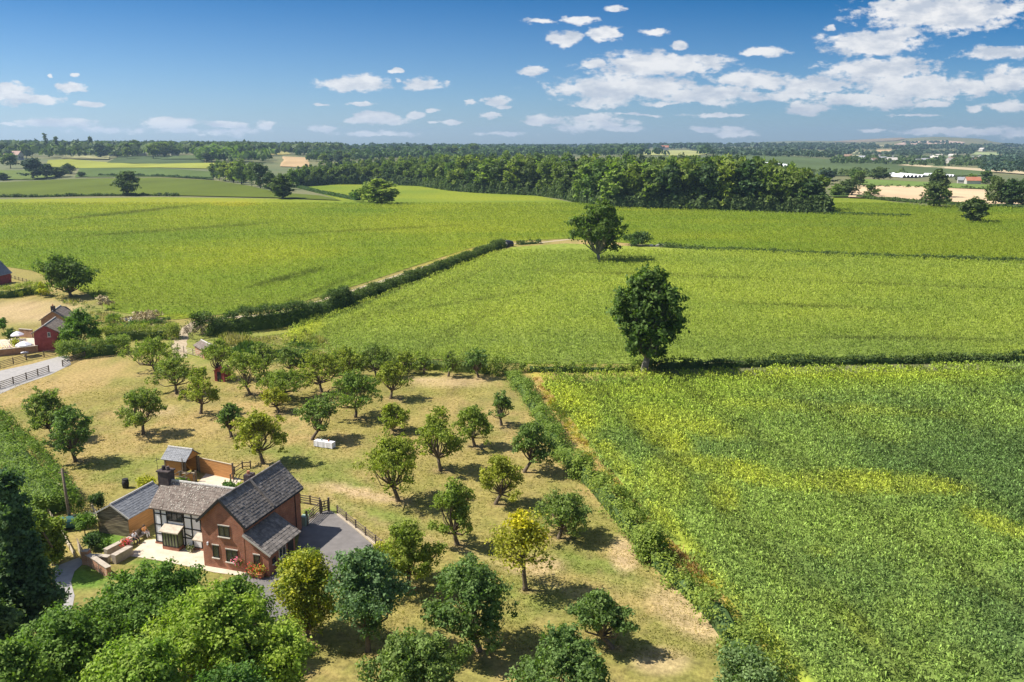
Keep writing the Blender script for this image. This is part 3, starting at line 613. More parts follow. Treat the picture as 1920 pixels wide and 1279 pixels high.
def roof(name, parent, y0, y1, xe0, ze0, xr, zr, xe1, ze1, m, t=.12, nx=24, ny=8, sides=(1, 1), ridge=True, swap=False):
    """gable roof with the ridge along y (or x when swap)"""
    r = random.Random(3); mb = MB(); T = (lambda x, y, z: (y, x, z)) if swap else (lambda x, y, z: (x, y, z))
    base = MB()
    for on, xe, ze in ((sides[0], xe0, ze0), (sides[1], xe1, ze1)):
        if not on: continue
        vs = [T(xe, y0, ze), T(xr, y0, zr), T(xr, y0, zr - t * 1.2), T(xe, y0, ze - t), T(xe, y1, ze), T(xr, y1, zr), T(xr, y1, zr - t * 1.2), T(xe, y1, ze - t)]
        base.add(vs, [(0, 1, 2, 3), (7, 6, 5, 4), (0, 4, 5, 1), (3, 2, 6, 7), (0, 3, 7, 4), (1, 5, 6, 2)])
        tiles(mb, r, T(xr, y0, zr), Vector(T(xr, y1, zr)) - Vector(T(xr, y0, zr)), Vector(T(xe, y0, ze)) - Vector(T(xr, y0, zr)), nx, ny)
    base.f += [tuple(i + len(base.v) for i in f) for f in mb.f]; base.v += mb.v
    o = base.build(name, m, parent)
    if ridge:
        q = MB(); nseg = max(6, int(abs(y1 - y0) / .45))
        for i in range(nseg):
            a = y0 + (y1 - y0) * i / nseg; b = y0 + (y1 - y0) * (i + .96) / nseg
            q.tube([T(xr, a, zr + .02), T(xr, b, zr + .02)], [.12, .13], 8)
        q.build('ridge_tiles', LEAD if m in (SLATE, OLDTILE) else m, o, smooth=False)
    return o
def window(parent, p, wv, h, out, panes=2, sill=True, m=WFRAME, lintel=False, bars=0, name='window'):
    """p lower left corner, wv width vector, out = unit vector away from the wall"""
    p, wv, out = Vector(p), Vector(wv), Vector(out); up = Vector((0, 0, 1)); w = wv.length; e = wv.normalized(); f = .07
    mb = MB()
    mb.obox(p + out * .002, wv, out * .06, up * f).obox(p + out * .002 + up * (h - f), wv, out * .06, up * f)
    mb.obox(p + out * .002 + up * f, e * f, out * .06, up * (h - 2 * f)).obox(p + out * .002 + up * f + e * (w - f), e * f, out * .06, up * (h - 2 * f))
    for k in range(1, panes): mb.obox(p + out * .002 + up * f + e * (w * k / panes - .03), e * .06, out * .055, up * (h - 2 * f))
    for k in range(bars): mb.obox(p + out * .004 + up * (h * (k + 1) / (bars + 1)) + e * f, e * (w - 2 * f), out * .05, up * .035)
    o = mb.build(name, m, parent)
    MB().obox(p + out * .012 + up * .02 + e * .02, e * (w - .04), out * .012, up * (h - .04)).build('pane', GLASS, o)
    if sill: MB().obox(p + out * .001 - up * .09 - e * .08, e * (w + .16), out * .13, up * .085).build('sill', CREAM, o)
    if lintel: MB().obox(p + out * .001 + up * (h + .003) - e * .06, e * (w + .12), out * .04, up * .09).build('lintel', CREAM, o)
    return o
DX = 9.1
MB().prism([(-4.26, -.3), (0, -.3), (0, 4.5), (-2.13, 6.42), (-4.26, 4.5)], 0, DX).build('brick_wall', BRICK, house)
rf = roof('main_roof', house, -.18, DX + .2, -4.55, 4.32, -2.13, 6.62, .29, 4.32, TILE, nx=38, ny=12)
mb = MB(); mb.bar((-4.6, -.2, 4.28), (-2.13, -.2, 6.6), .05, .22); mb.bar((-2.13, -.2, 6.6), (.33, -.2, 4.28), .05, .22); mb.build('barge_board', BEAM, rf)
# step between the two roof halves
mb = MB(); mb.bar((-2.13, 4.3, 6.80), (.32, 4.3, 4.52), .16, .2); mb.build('roof_step', TILE, rf)
mb = MB(); mb.tube([(.36, -.1, 4.22), (.36, DX + .1, 4.2)], [.06, .06], 6); mb.tube([(.07, 8.1, 4.2), (.07, 8.1, 0)], [.04, .04], 6); mb.build('gutter', BEAM, house)
window(house, (-2.5, 0, 3.15), (1.1, 0, 0), 1.0, (0, -1, 0), 2, lintel=True)
window(house, (-3.25, 0, 1.05), (.62, 0, 0), 1.15, (0, -1, 0), 1, lintel=True)
window(house, (-1.9, 0, .85), (1.15, 0, 0), 1.15, (0, -1, 0), 2, lintel=True)
mb = MB(); mb.box(-3.75, -3.62, -.14, -.01, 2.15, 2.42); mb.build('wall_lamp', WHITE, house)
# lean-to on the drive side
lw = 2.3; ly = 4.2
mb = MB(); mb.prism([(.003, -.3), (lw, -.3), (lw, 2.05), (.003, 3.42)], .02, ly).build('side_extension_wall', BRICK, house)
r_ = random.Random(8); mb = MB()
mb.add([(.01, -.15, 3.70), (2.62, -.15, 2.16), (2.62, 4.75, 2.16), (.01, 4.75, 3.70), (.01, -.15, 3.58), (2.62, -.15, 2.04), (2.62, 4.75, 2.04), (.01, 4.75, 3.58)], [(0, 1, 2, 3), (7, 6, 5, 4), (0, 4, 5, 1), (1, 5, 6, 2), (2, 6, 7, 3), (3, 7, 4, 0)])
tiles(mb, r_, (.01, -.15, 3.70), (0, 4.9, 0), (2.61, 0, -1.54), 20, 9); lr = mb.build('side_extension_roof', TILE, house)
MB().bar((.0, -.2, 3.62), (2.66, -.2, 2.05), .05, .16).build('barge_board', LEAD, lr)
window(house, (lw, 1.55, .95), (0, 1.1, 0), .95, (1, 0, 0), 2, m=CREAM); window(house, (lw, .55, .95), (0, .5, 0), .5, (1, 0, 0), 1, m=WFRAME)
window(house, (.85, .02, .75), (.6, 0, 0), 1.15, (0, -1, 0), 1, lintel=True)
d = MB().box(lw + .003, lw + .06, 3.0, 3.85, -.02, 1.95).build('door', BEAM, house); MB().box(lw + .062, lw + .1, 3.1, 3.15, .9, 1.05).build('handle', LEAD, d)
# timbered wing
TX0, TX1, TY, TD = -11.35, -4.27, 2.4, 6.3
MB().prism([(TY, -.3), (TD, -.3), (TD, 3.86), (4.35, 5.42), (TY, 3.86)], TX0, TX1).build('timbered_wall', RENDER_W, house)
tw = [o for o in house.children if o.name.startswith('timbered_wall')][0]
tw.data.transform(Matrix(((0, 1, 0, 0), (1, 0, 0, 0), (0, 0, 1, 0), (0, 0, 0, 1)))); tw.data.flip_normals()
roof('wing_roof', house, TX0 - .2, -3.4, TY - .35, 3.72, 4.35, 5.6, TD + .3, 3.72, OLDTILE, nx=34, ny=11, swap=True)
r_ = random.Random(4); wr = [o for o in house.children if o.name.startswith('wing_roof')][0]; V0 = [tuple(v.co) for v in wr.data.vertices]; F0 = [tuple(p.vertices) for p in wr.data.polygons]
mb = MB(); mb.v = V0; mb.f = F0; nf0 = len(F0)
for _ in range(260):
    s = min(.98, r_.random() ** .7 if r_.random() < .7 else r_.random() * .15); x = min(max(r_.gauss(-8.3, 1.7), TX0), -4.5)
    y = 4.35 - 2.3 * s; z = 5.6 - 1.88 * s + .065; w_ = r_.uniform(.03, .1)
    mb.obox((x, y, z), (w_, 0, 0), (0, -w_, -w_ * .8), (0, -.005, .02))
me_ = bpy.data.meshes.new('wing_roof'); me_.from_pydata(mb.v, [], mb.f); me_.materials.append(OLDTILE); me_.materials.append(LICHEN)
me_.polygons.foreach_set('material_index', [0] * nf0 + [1] * (len(mb.f) - nf0)); wr.data = me_
mb = MB(); yb = TY - .035
for x in (-11.35, -10.62, -9.95, -8.12, -7.28, -6.3, -5.4): mb.box(x, x + .14, yb, TY - .002, .32, 3.8)
for z in (3.02, 1.95, 1.02): mb.box(-11.2, -4.3, yb + .005, TY - .003, z, z + .11)
mb.box(-11.35, -4.3, yb - .005, TY - .002, .22, .318); mb.box(-11.35, -4.3, yb - .005, TY - .002, 3.68, 3.84)
mb.bar((-8.1, yb + .02, 1.5), (-7.2, yb + .02, 1.2), .05, .1)
for y in (2.45, 3.6, 4.8, 6.1): mb.box(TX0 - .04, TX0 - .003, y, y + .14, .3, 3.8)
mb.build('timber_frame', BEAM, house)
MB().box(TX0 - .06, TX1, TY - .08, TY - .003, -.2, .215).build('brick_plinth', BRICK, house)
window(house, (-9.9, TY - .03, 2.55), (1.75, 0, 0), 1.05, (0, -1, 0), 3, sill=False)
window(house, (-6.15, TY - .03, 2.3), (.7, 0, 0), .8, (0, -1, 0), 2, sill=False)
dd = MB().box(-5.9, -5.05, TY - .1, TY - .04, -.02, 1.4).build('door', BEAM, house); MB().box(-5.2, -5.15, TY - .14, TY - .1, .7, .82).build('handle', LEAD, dd)
MB().obox((-6.6, TY - .04, 1.75), (1.9, 0, 0), (0, -.85, -.35), (0, 0, .1)).build('porch_canopy', STONEROOF, house)
bay = MB().box(-9.95, -8.2, TY - .85, TY - .06, -.02, .38).build('bay_window', BRICK, house)
MB().obox((-10.1, TY - .04, 2.2), (2.05, 0, 0), (0, -.95, -.42), (0, 0, .1)).build('canopy', STONEROOF, bay)
mb = MB()
for x in np.linspace(-9.92, -8.31, 6): mb.box(x, x + .09, TY - .85, TY - .77, .38, 1.82)
mb.box(-9.92, -8.22, TY - .86, TY - .76, 1.74, 1.84); mb.box(-9.92, -8.22, TY - .86, TY - .76, .38, .46)
for x in (-9.92, -8.31): mb.box(x, x + .09, TY - .14, TY - .06, .38, 1.95); mb.box(x, x + .09, TY - .75, TY - .15, 1.76, 1.85)
mb.build('frame', BEAM, bay)
BAYG = mat('bay_glass', (.10, .14, .05), (.20, .22, .12), scale=1.2, rough=.15, spec=.6)
MB().box(-9.88, -8.26, TY - .82, TY - .80, .46, 1.74).box(-9.89, -9.87, TY - .76, TY - .14, .4, 1.76).box(-8.27, -8.25, TY - .76, TY - .14, .4, 1.76).build('pane', BAYG, bay)
ch = MB().box(-11.75, -10.6, 3.85, 4.75, 4.4, 6.5).build('chimney', DARKB, house)
MB().box(-11.85, -10.5, 3.75, 4.85, 6.503, 6.62).build('cap', DARKB, ch)
for x in (-11.4, -10.9): MB().lathe((x, 4.3, 6.62), [(.17, 0), (.19, .1), (.14, .3), (.16, .36)], 10).build('chimney_pot', DARKB, ch)
MB().box(-11.5, -11.0, 3.78, 3.845, 4.75, 5.2).build('flashing', LEAD, ch)
mb = MB(); mb.tube([(-11.95, 4.2, 5.0), (-12.0, 4.2, 7.8)], [.025, .02], 5); mb.bar((-12.0, 3.8, 7.5), (-12.0, 4.6, 7.5), .03, .03); mb.bar((-12.3, 4.2, 7.65), (-11.7, 4.2, 7.65), .02, .02); mb.build('aerial', BEAM, ch)
# second small chimney seen behind the brick roof
c2 = MB().box(-4.9, -4.2, 7.3, 8.2, 3.2, 5.7).build('chimney', DARKB, house); MB().lathe((-4.6, 7.7, 5.7), [(.14, 0), (.15, .3)], 8).build('chimney_pot', POTB, c2)

# outbuilding clad in boards, left of the house
ob = empty('timber_outbuilding', W(-16.4, 2.7), A0, 'long low shed with weathered gable, orange side boards and grey slate roof', 'shed')
def boards(mb, p, e, h, rows, out, top=None):
    for k in range(rows):
        z0 = h * k / rows; z1 = h * (k + 1) / rows - .012
        mb.obox(Vector(p) + Vector((0, 0, z0)), Vector(e), Vector(out) * .03, Vector((0, 0, z1 - z0)) + Vector(out) * -.018)
MB().prism([(-1.78, -.2), (1.78, -.2), (1.78, 1.95), (0, 3.0), (-1.78, 1.95)], 0, 5.6).build('wall', GREYWOOD, ob)
mb = MB(); boards(mb, (1.783, .0, 0), (0, 5.58, 0), 1.95, 11, (1, 0, 0)); mb.build('side_cladding', CEDAR, ob)
mb = MB()
for k in range(17):
    z = .17 * k; w_ = 1.78 if z < 1.8 else 1.78 * (2.95 - z) / 1.05
    if w_ > .15: mb.obox((-w_, -.003, z), (2 * w_, 0, 0), (0, -.035, 0), (0, .02, .155))
mb.build('gable_cladding', GREYWOOD, ob)
rr = roof('roof', ob, -.15, 5.7, -2.0, 1.98, 0, 3.14, 2.0, 1.98, SLATE, nx=24, ny=9, t=.08)
mb = MB(); mb.bar((-2.05, -.17, 1.95), (0, -.17, 3.13), .06, .14); mb.bar((0, -.17, 3.13), (2.05, -.17, 1.95), .06, .14); mb.build('barge_board', LEAD, rr)

# summerhouse behind
sx, sy = loc(330, 893)
sh = empty('garden_shelter', W(sx, sy), A0, 'open fronted garden shelter with orange boards and blue grey roof', 'summerhouse')
mb = MB(); boards(mb, (-1.25, 0, 0), (2.1, 0, 0), 1.9, 10, (0, -1, 0)); mb.box(-1.25, -1.2, .01, 2.1, -.1, 1.9); mb.box(-1.25, 1.25, 2.05, 2.1, -.1, 1.9); mb.build('wall', CEDAR, sh)
mb = MB()
for x, y in ((1.35, 0), (1.35, 2.05), (-1.3, 0), (-1.3, 2.05)): MB().box(x - .08, x + .08, y - .08, y + .08, -.1, 2.0).build('post', FENCEW, sh)
mb.box(-1.38, 1.43, -.06, .02, 1.92, 2.06); mb.build('cross_beam', FENCEW, sh)
r2 = roof('roof', sh, -1.55, 1.75, -.35, 1.98, 1.02, 3.0, 2.4, 1.98, SLATE, nx=14, ny=8, t=.06, swap=True)
mb = MB(); mb.add([(1.5, -.2, 2.0), (1.5, 2.25, 2.0), (1.5, 1.02, 2.92), (1.54, -.2, 2.0), (1.54, 2.25, 2.0), (1.54, 1.02, 2.92)], [(0, 2, 1), (3, 4, 5), (0, 1, 4, 3), (1, 2, 5, 4), (2, 0, 3, 5)]); mb.build('gable_board', CEDAR, sh)
mb = MB(); mb.tube([(1.35, -.4, 0), (1.38, -.45, 2.4)], [.09, .05], 6); mb.build('climber_stem', FENCEW, sh)

def post(mb, p, h, w=.12): mb.box(p.x - w / 2, p.x + w / 2, p.y - w / 2, p.y + w / 2, p.z - .1, p.z + h)
def rail_fence(pts, h, rails, label, name='rail_fence', step=2.2, m=FENCEW, group=None, rw=.035, rh=.10, pw=.13, board=False, subdiv=True):
    P = [gp(*p) for p in pts]; o = empty(name, P[0], 0, label, 'fence', group)
    Q = []
    for a, b in zip(P[:-1], P[1:]):
        n = max(1, round((b - a).length / step)) if subdiv else 1; Q += [a.lerp(b, k / n) for k in range(n)]
    Q.append(P[-1]); Q = [q - P[0] for q in Q]
    for q in Q:
        mb = MB(); post(mb, q, h + .08, pw); mb.build('post', m, o)
    mb = MB()
    for a, b in zip(Q[:-1], Q[1:]):
        for k in range(rails):
            z = Vector((0, 0, h * (k + .75) / rails)); mb.bar(a + z, b + z, rw, rh)
    mb.build('rails', m, o)
    if board:
        mb = MB()
        for a, b in zip(Q[:-1], Q[1:]): mb.bar(a + Vector((0, 0, .1)), b + Vector((0, 0, .1)), .2, .22)
        mb.build('kerb_board', PALEW, o)
    return o
rail_fence([(633, 966), (705, 1023), (716, 1032)], 1.0, 4, 'rail fence with pale kerb along the far side of the tarmac drive', board=True, step=1.9)
rail_fence([(716, 1034), (712, 1046), (700, 1062)], 1.0, 4, 'short broken rail fence at the near corner of the drive')
rail_fence([(563, 944), (582, 947), (600, 951)], 1.0, 4, 'short rail fence running from the cottage rear to the gates')
def gate(p0, p1, h, label, m=FENCEW):
    a, b = gp(*p0), gp(*p1); o = empty('field_gate', a, 0, label, 'gate'); b = b - a; a = Vector((0, 0, 0)); Z = Vector((0, 0, 1))
    mb = MB()
    for k in range(5): mb.bar(a + Z * (.2 + (h - .2) * k / 4), b + Z * (.2 + (h - .2) * k / 4), .05, .08)
    mb.bar(a + Z * .15, a + Z * (h + .05), .07, .08); mb.bar(b + Z * .15, b + Z * (h + .05), .07, .08); mb.bar(a + Z * .25, a.lerp(b, .5) + Z * h, .04, .07); mb.bar(a.lerp(b, .5) + Z * .2, a.lerp(b, .5) + Z * h, .04, .07)
    mb.build('gate_panel', m, o)
    for q in (a - b.normalized() * .12, b + b.normalized() * .12):
        mb = MB(); post(mb, q, h + .3, .18); mb.build('gate_post', m, o)
gate((577, 985), (600, 964), 1.25, 'closed five bar gate between the cottage and the drive')
gate((604, 963), (615, 960), 1.25, 'narrow wooden gate at the top of the drive')
rail_fence([(-150, 725), (0, 690), (50, 676), (115, 664)], 1.1, 4, 'rail fence on the far side of the lane below the red barn', step=3.0)
rail_fence([(-150, 778), (0, 729), (50, 712), (92, 698)], 1.1, 4, 'rail fence on the orchard side of the lane', step=3.0)
rail_fence([(118, 688), (135, 679), (160, 671)], 1.1, 4, 'short rail fence beside the clipped hedge at the lane mouth', step=2.5)
rail_fence([(322, 655), (345, 662), (380, 672), (402, 676)], 1.2, 4, 'pale rail fence by the farm entrance', step=2.6, m=PALEW)
rail_fence([(92, 965), (106, 985), (124, 1018), (140, 1046)], .55, 3, 'low pale board fence beside the green tank', m=PALEW, step=1.6, rh=.12)
rail_fence([(172, 955), (180, 972), (186, 985)], .9, 3, 'leaning pale fence against the shed corner', m=PALEW, step=1.3)
rail_fence([(433, 905), (440, 890), (455, 880), (470, 879)], .9, 2, 'small garden rail around the rear vegetable bed', step=1.3)
rail_fence([(15, 520), (50, 530), (78, 541)], .9, 2, 'low fence at the edge of the far left garden', step=3)
def board_panel(p0, p1, h, label, m=CEDAR):
    a, b = gp(*p0), gp(*p1); o = empty('board_fence', a, 0, label, 'fence'); e = b - a; out = Vector((e.y, -e.x, 0)).normalized(); mb = MB()
    boards(mb, (0, 0, .05), e, h, 9, out); mb.build('boards', m, o)
    mb = MB(); mb.bar(Vector((0, 0, h + .06)), e + Vector((0, 0, h + .06)), .12, .05); mb.build('top_rail', PALEW, o)
    for q in (Vector((0, 0, 0)), e):
        mb = MB(); post(mb, q, h + .25, .16); mb.build('post', FENCEW, o)
board_panel((375, 886), (438, 900), 1.75, 'orange horizontal board fence screening the rear terrace')
board_panel((340, 905), (368, 903), 1.0, 'low board screen between the shelter and the terrace')

# walls in the front garden
def wall(pts, h, w, m, label, cope=STONE, name='garden_wall', pier=None):
    P = [gp(*p) for p in pts]; o = empty(name, P[0], 0, label, 'wall'); Q = [p - P[0] for p in P]; mb = MB(); cb = MB()
    for a, b in zip(Q[:-1], Q[1:]):
        mb.bar(a + Vector((0, 0, h / 2 - .05)), b + Vector((0, 0, h / 2 - .05)), w, h + .1); cb.bar(a + Vector((0, 0, h + .045)), b + Vector((0, 0, h + .045)), w + .12, .08)
    mb.build('brickwork', m, o); cb.build('coping', cope, o)
    if pier is not None:
        q = Q[pier]; MB().box(q.x - .3, q.x + .3, q.y - .3, q.y + .3, -.1, h + .35).build('pier', m, o)
    return o
wall([(164, 1057), (180, 1066), (206, 1084)], .95, .35, OLDBRICK, 'brick garden wall with stone coping running from the gate pier', pier=0)
wall([(199, 1046), (222, 1034), (247, 1022)], .75, .4, STONE, 'low stone wall edging the bright lawn')
wall([(214, 1058), (232, 1048), (246, 1040)], .8, .5, STONE, 'low stone wall below the terrace')
wall([(166, 1054), (185, 1054), (206, 1056)], .6, .4, STONE, 'low stone wall behind the brick garden wall')
a, b = gp(147, 1034), gp(158, 1056); o = empty('garden_gate', a, 0, 'solid pale wooden garden gate beside the brick pier', 'gate'); e = b - a; mb = MB()
for k in range(9): mb.bar(e * (k + .1) / 9 + Vector((0, 0, .62)), e * (k + .95) / 9 + Vector((0, 0, .62)), .04, 1.15)
mb.build('gate_boards', PALEW, o); mb = MB(); mb.bar(e * 0 + Vector((0, 0, 1.24)), e + Vector((0, 0, 1.24)), .08, .07); mb.build('top_rail', FENCEW, o)
wall([(-140, 680), (0, 668), (72, 660)], 1.15, .4, OLDBRICK, 'long brick wall in front of the parasol terrace')
wall([(38, 632), (62, 634)], 1.6, .3, OLDBRICK, 'higher brick wall behind the parasols')

# utility pole, tank, loose timber
p = gp(134, 990); o = empty('utility_pole', p, 0, 'tall leaning wooden utility pole behind the green tank', 'pole')
MB().tube([(0, 0, -.2), (-.18, .1, 3), (-.35, .25, 6.0)], [.15, .13, .11], 8).build('pole', FENCEW, o, smooth=True)
MB().bar((-.75, .25, 5.6), (.1, .25, 5.6), .08, .1).build('crossarm', FENCEW, o)
TANK = mat('green_plastic', (.03, .10, .10), (.04, .13, .13), scale=2, rough=.45)
p = gp(137, 992); o = empty('oil_tank', p, A0 + R(35), 'dark green plastic oil tank by the utility pole', 'tank')
mb = MB(); prof = [(-1.35 + .25 * math.cos(t), 1.0 * 1 + .0) for t in (0,)]
mb.prism([(.55 * math.cos(t) * (1.0 if abs(math.cos(t)) < .9 else 1), .75 + .6 * math.sin(t)) for t in np.linspace(0, 2 * math.pi, 17)[:-1]], -1.3, 1.3)
t_ = mb.build('tank_body', TANK, o, bevel=.08); t_.rotation_euler = (0, 0, math.pi / 2)
MB().lathe((.3, 0, 1.32), [(.2, 0), (.2, .12), (.12, .16)], 12).build('filler_cap', BEAM, o)
for x in (-.9, .7): MB().box(x, x + .25, -.4, .4, -.1, .2).build('support_block', STONE, o)
for (q0, q1, lb) in (((108, 925), (122, 948), 'pale plank lying by the hedge end'), ((129, 937), (144, 918), 'pale plank leaning towards the orchard'), ((100, 907), (120, 914), 'thin pale plank on the grass')):
    a, b = gp(*q0), gp(*q1); o = empty('plank', a, 0, lb, 'plank'); MB().bar(Vector((0, 0, .12)), b - a + Vector((0, 0, .22)), .22, .06).build('board', PALEW, o)
a = gp(572, 985); o = empty('wheelie_bin', a, A0, 'pale green bin against the cottage rear corner', 'bin')
BINM = mat('pale_green_plastic', (.30, .42, .34), rough=.5); MB().prism([(-.25, 0), (.25, 0), (.3, .95), (-.3, .95)], -.3, .3).build('body', BINM, o, bevel=.03); MB().box(-.33, .33, -.35, .33, .955, 1.02).build('lid', BINM, o, bevel=.02)

# table with a white cloth in the orchard
a, b = gp(592, 836), gp(626, 841); L = (b - a).length; o = empty('party_table', a.lerp(b, .5), math.atan2(b.y - a.y, b.x - a.x), 'long table under a white cloth beneath an orchard tree', 'table')
hl = L / 2; mb = MB(); n = 40; ring = []
for i in range(n):
    t = i / n * 4; k = int(t); f = t - k; cs = [(-hl, -.38), (hl, -.38), (hl, .38), (-hl, .38)]; p0, p1 = cs[k], cs[(k + 1) % 4]; ring.append((p0[0] + (p1[0] - p0[0]) * f, p0[1] + (p1[1] - p0[1]) * f))
vs = [(x, y, .8) for x, y in ring] + [(x * 1.02 + .03 * math.sin(i * 2.1), y * 1.06 + .03 * math.sin(i * 2.4), .10 + .02 * math.sin(i)) for i, (x, y) in enumerate(ring)]
mb.add(vs, [tuple(range(n))] + [(i, n + i, n + (i + 1) % n, (i + 1) % n) for i in range(n)]); mb.build('tablecloth', WHITE, o)
for sx_ in (-1, 1):
    for sy_ in (-1, 1): MB().box(sx_ * (hl - .15) - .03, sx_ * (hl - .15) + .03, sy_ * .3 - .03, sy_ * .3 + .03, -.02, .78).build('leg', FENCEW, o)
for k, x in enumerate((-.45, .55)):
    q = empty('jar', o.matrix_basis @ Vector((x, .05, .8)), 0, ['dark jar left of centre on the white table', 'pinkish jar right of centre on the white table'][k], 'jar'); MB().lathe((0, 0, 0), [(.08, .0), (.11, .1), (.06, .2), (.08, .24)], 10).build('body', [BINM, POTB][k], q)

# ------------------------------------------------------------------ people on the terrace
SKIN = mat('skin', (.55, .32, .22), rough=.6)
def person(loc_, rz, label, top_c, leg_c, hair_c):
    o = empty('person', loc_, rz, label, 'person')
    J = {'pel': (0, 0, .50), 'chest': (0, -.03, .85), 'neck': (0, -.05, 1.02), 'head': (0, -.08, 1.14), 'crown': (0, -.07, 1.25)}
    for s, k in ((-1, 'l'), (1, 'r')):
        J.update({k + 'hip': (s * .10, -.03, .49), k + 'knee': (s * .13, -.44, .50), k + 'ank': (s * .13, -.46, .08), k + 'toe': (s * .14, -.62, .04),
                  k + 'sh': (s * .19, -.04, .97), k + 'elb': (s * .27, -.12, .74), k + 'wri': (s * .18, -.34, .64), k + 'hand': (s * .14, -.42, .60)})
    rad = {'pel': .14, 'chest': .145, 'neck': .055, 'head': .10, 'crown': .07}
    for k in 'lr': rad.update({k + 'hip': .10, k + 'knee': .065, k + 'ank': .042, k + 'toe': .03, k + 'sh': .065, k + 'elb': .045, k + 'wri': .032, k + 'hand': .04})
    ed = [('pel', 'chest'), ('chest', 'neck'), ('neck', 'head'), ('head', 'crown')]
    for k in 'lr': ed += [('pel', k + 'hip'), (k + 'hip', k + 'knee'), (k + 'knee', k + 'ank'), (k + 'ank', k + 'toe'), ('chest', k + 'sh'), (k + 'sh', k + 'elb'), (k + 'elb', k + 'wri'), (k + 'wri', k + 'hand')]
    def skin(name, keys, m, grow=1.):
        ks = [k for k in J if k in keys]; me = bpy.data.meshes.new(name); me.from_pydata([J[k] for k in ks], [(ks.index(a), ks.index(b)) for a, b in ed if a in ks and b in ks], [])
        me.materials.append(m); b = bpy.data.objects.new(name, me); C.objects.link(b); b.parent = o
        b.modifiers.new('skin', 'SKIN').use_smooth_shade = True; lay = me.skin_vertices[0].data if me.skin_vertices else None
        for i, k in enumerate(ks): lay[i].radius = (rad[k] * grow,) * 2
        lay[0].use_root = True
        su = b.modifiers.new('sub', 'SUBSURF'); su.levels = 1; su.render_levels = 1
        return b
    def tryskin(*a, **k):
        return skin(*a, **k)
    for nm in ('body',):
        me_keys = set(J); tryskin(nm, me_keys, SKIN)
    tryskin('top', {'pel', 'chest', 'lsh', 'rsh', 'lelb', 'relb'}, mat(label[17:40], top_c, rough=.85), 1.16)
    tryskin('trousers', {'pel', 'lhip', 'rhip', 'lknee', 'rknee', 'lank', 'rank'}, mat(label[17:40] + 'leg', leg_c, rough=.85), 1.14)
    MB().blob((0, -.055, 1.19), (.115, .12, .115), 3, 12, .05).build('hair', mat(label[17:40] + 'hair', hair_c, rough=.7), o, smooth=True)
    MB().box(-.012, .012, -.205, -.17, 1.12, 1.16).build('nose', SKIN, o)
    for s in (-1, 1):
        mb = MB()
        for q, l in enumerate((.045, .055, .06, .05)):
            x = s * .14 + (q - 1.5) * .02; mb.tube([(x, -.43, .60), (x, -.43 - l * .7, .595), (x, -.43 - l, .575)], [.010, .009, .006], 5)
        mb.tube([(s * .14 - s * .035, -.40, .605), (s * .14 - s * .06, -.44, .60)], [.011, .007], 5); mb.build('fingers', SKIN, o)
    return o
def add_people():
    b = gp(263, 1012); o = empty('garden_bench', b, A0 + R(90), 'wooden bench against the orange side boards', 'bench')
    MB().box(-1.1, 1.1, -.25, .2, .38, .44).build('seat', FENCEW, o); MB().box(-1.1, 1.1, .22, .27, .5, .95).build('backrest', FENCEW, o)
    for x in (-1, 1):
        for y in (-.2, .15): MB().box(x - .04, x + .04, y - .04, y + .04, -.05, .38).build('leg', FENCEW, o)
    m = o.matrix_basis
    person(m @ Vector((.55, 0, 0)), A0 + R(90), 'seated person in an orange top and pale trousers, nearer the timbered wall', (.62, .27, .08), (.68, .64, .62), (.08, .05, .03))
    person(m @ Vector((-.75, 0, 0)), A0 + R(90), 'seated person in a white top and dark trousers, nearer the lawn', (.74, .72, .76), (.04, .045, .06), (.20, .10, .04))
add_people()

# ------------------------------------------------------------------ flowers and pots
PINK = leafmat('pink_petals', (.65, .10, .28), (.75, .28, .42), 6); REDF = leafmat('red_petals', (.55, .04, .04), (.6, .10, .06), 6); YELF = leafmat('yellow_petals', (.75, .55, .04), (.8, .7, .2), 6)
WHITEF = leafmat('cream_petals', (.6, .55, .38), (.7, .66, .5), 6); PURP = leafmat('purple_petals', (.25, .08, .3), (.3, .12, .4), 6)
L_APPLE = [leafmat('apple_leaf', (.12, .18, .034), (.25, .295, .055)), leafmat('pear_leaf', (.10, .16, .042), (.195, .25, .065)), leafmat('olive_leaf', (.16, .20, .035), (.31, .32, .05))]
L_DARK = leafmat('dark_leaf', (.052, .092, .028), (.10, .145, .042)); L_OAK = leafmat('oak_leaf', (.058, .105, .024), (.12, .175, .038), .35)
L_BRIGHT = leafmat('bright_leaf', (.16, .25, .035), (.30, .36, .06)); L_MID = leafmat('mid_leaf', (.085, .16, .030), (.135, .215, .048)); L_GOLD = leafmat('golden_conifer_leaf', (.20, .25, .02), (.52, .46, .02), .9, contrast=(.35, .65)) if False else mat('golden_conifer_leaf', (.10, .17, .025), (.46, .45, .03), scale=.9, island=.3, transl=.25, rough=.6)
L_SILV = leafmat('silvery_leaf', (.105, .17, .06), (.185, .25, .095)); L_HEDGE = leafmat('hedge_leaf', (.11, .17, .035), (.25, .30, .055), .7); L_CEDAR = leafmat('cedar_leaf', (.07, .125, .06), (.14, .205, .085))
L_YEL = leafmat('yellow_leaf', (.24, .27, .03), (.40, .38, .04)); L_MIST = leafmat('mistletoe_leaf', (.30, .31, .015), (.38, .36, .03))
def bush(px, py, wpx, hpx, leaf, label, cat='bush', seed=0, n=1400, size=.2, nl=6, name='bush', group=None, clump=.2):
    p = gp(px, py); k = ppm(p.x, p.y, p.z); w = wpx / k; h = hpx / k * .97
    return make_tree(name, p, h, w, h * .08, leaf, label, cat, group, seed + int(px), n, size, nl, r0=.06, per=18, clump=clump, nolimb=True)
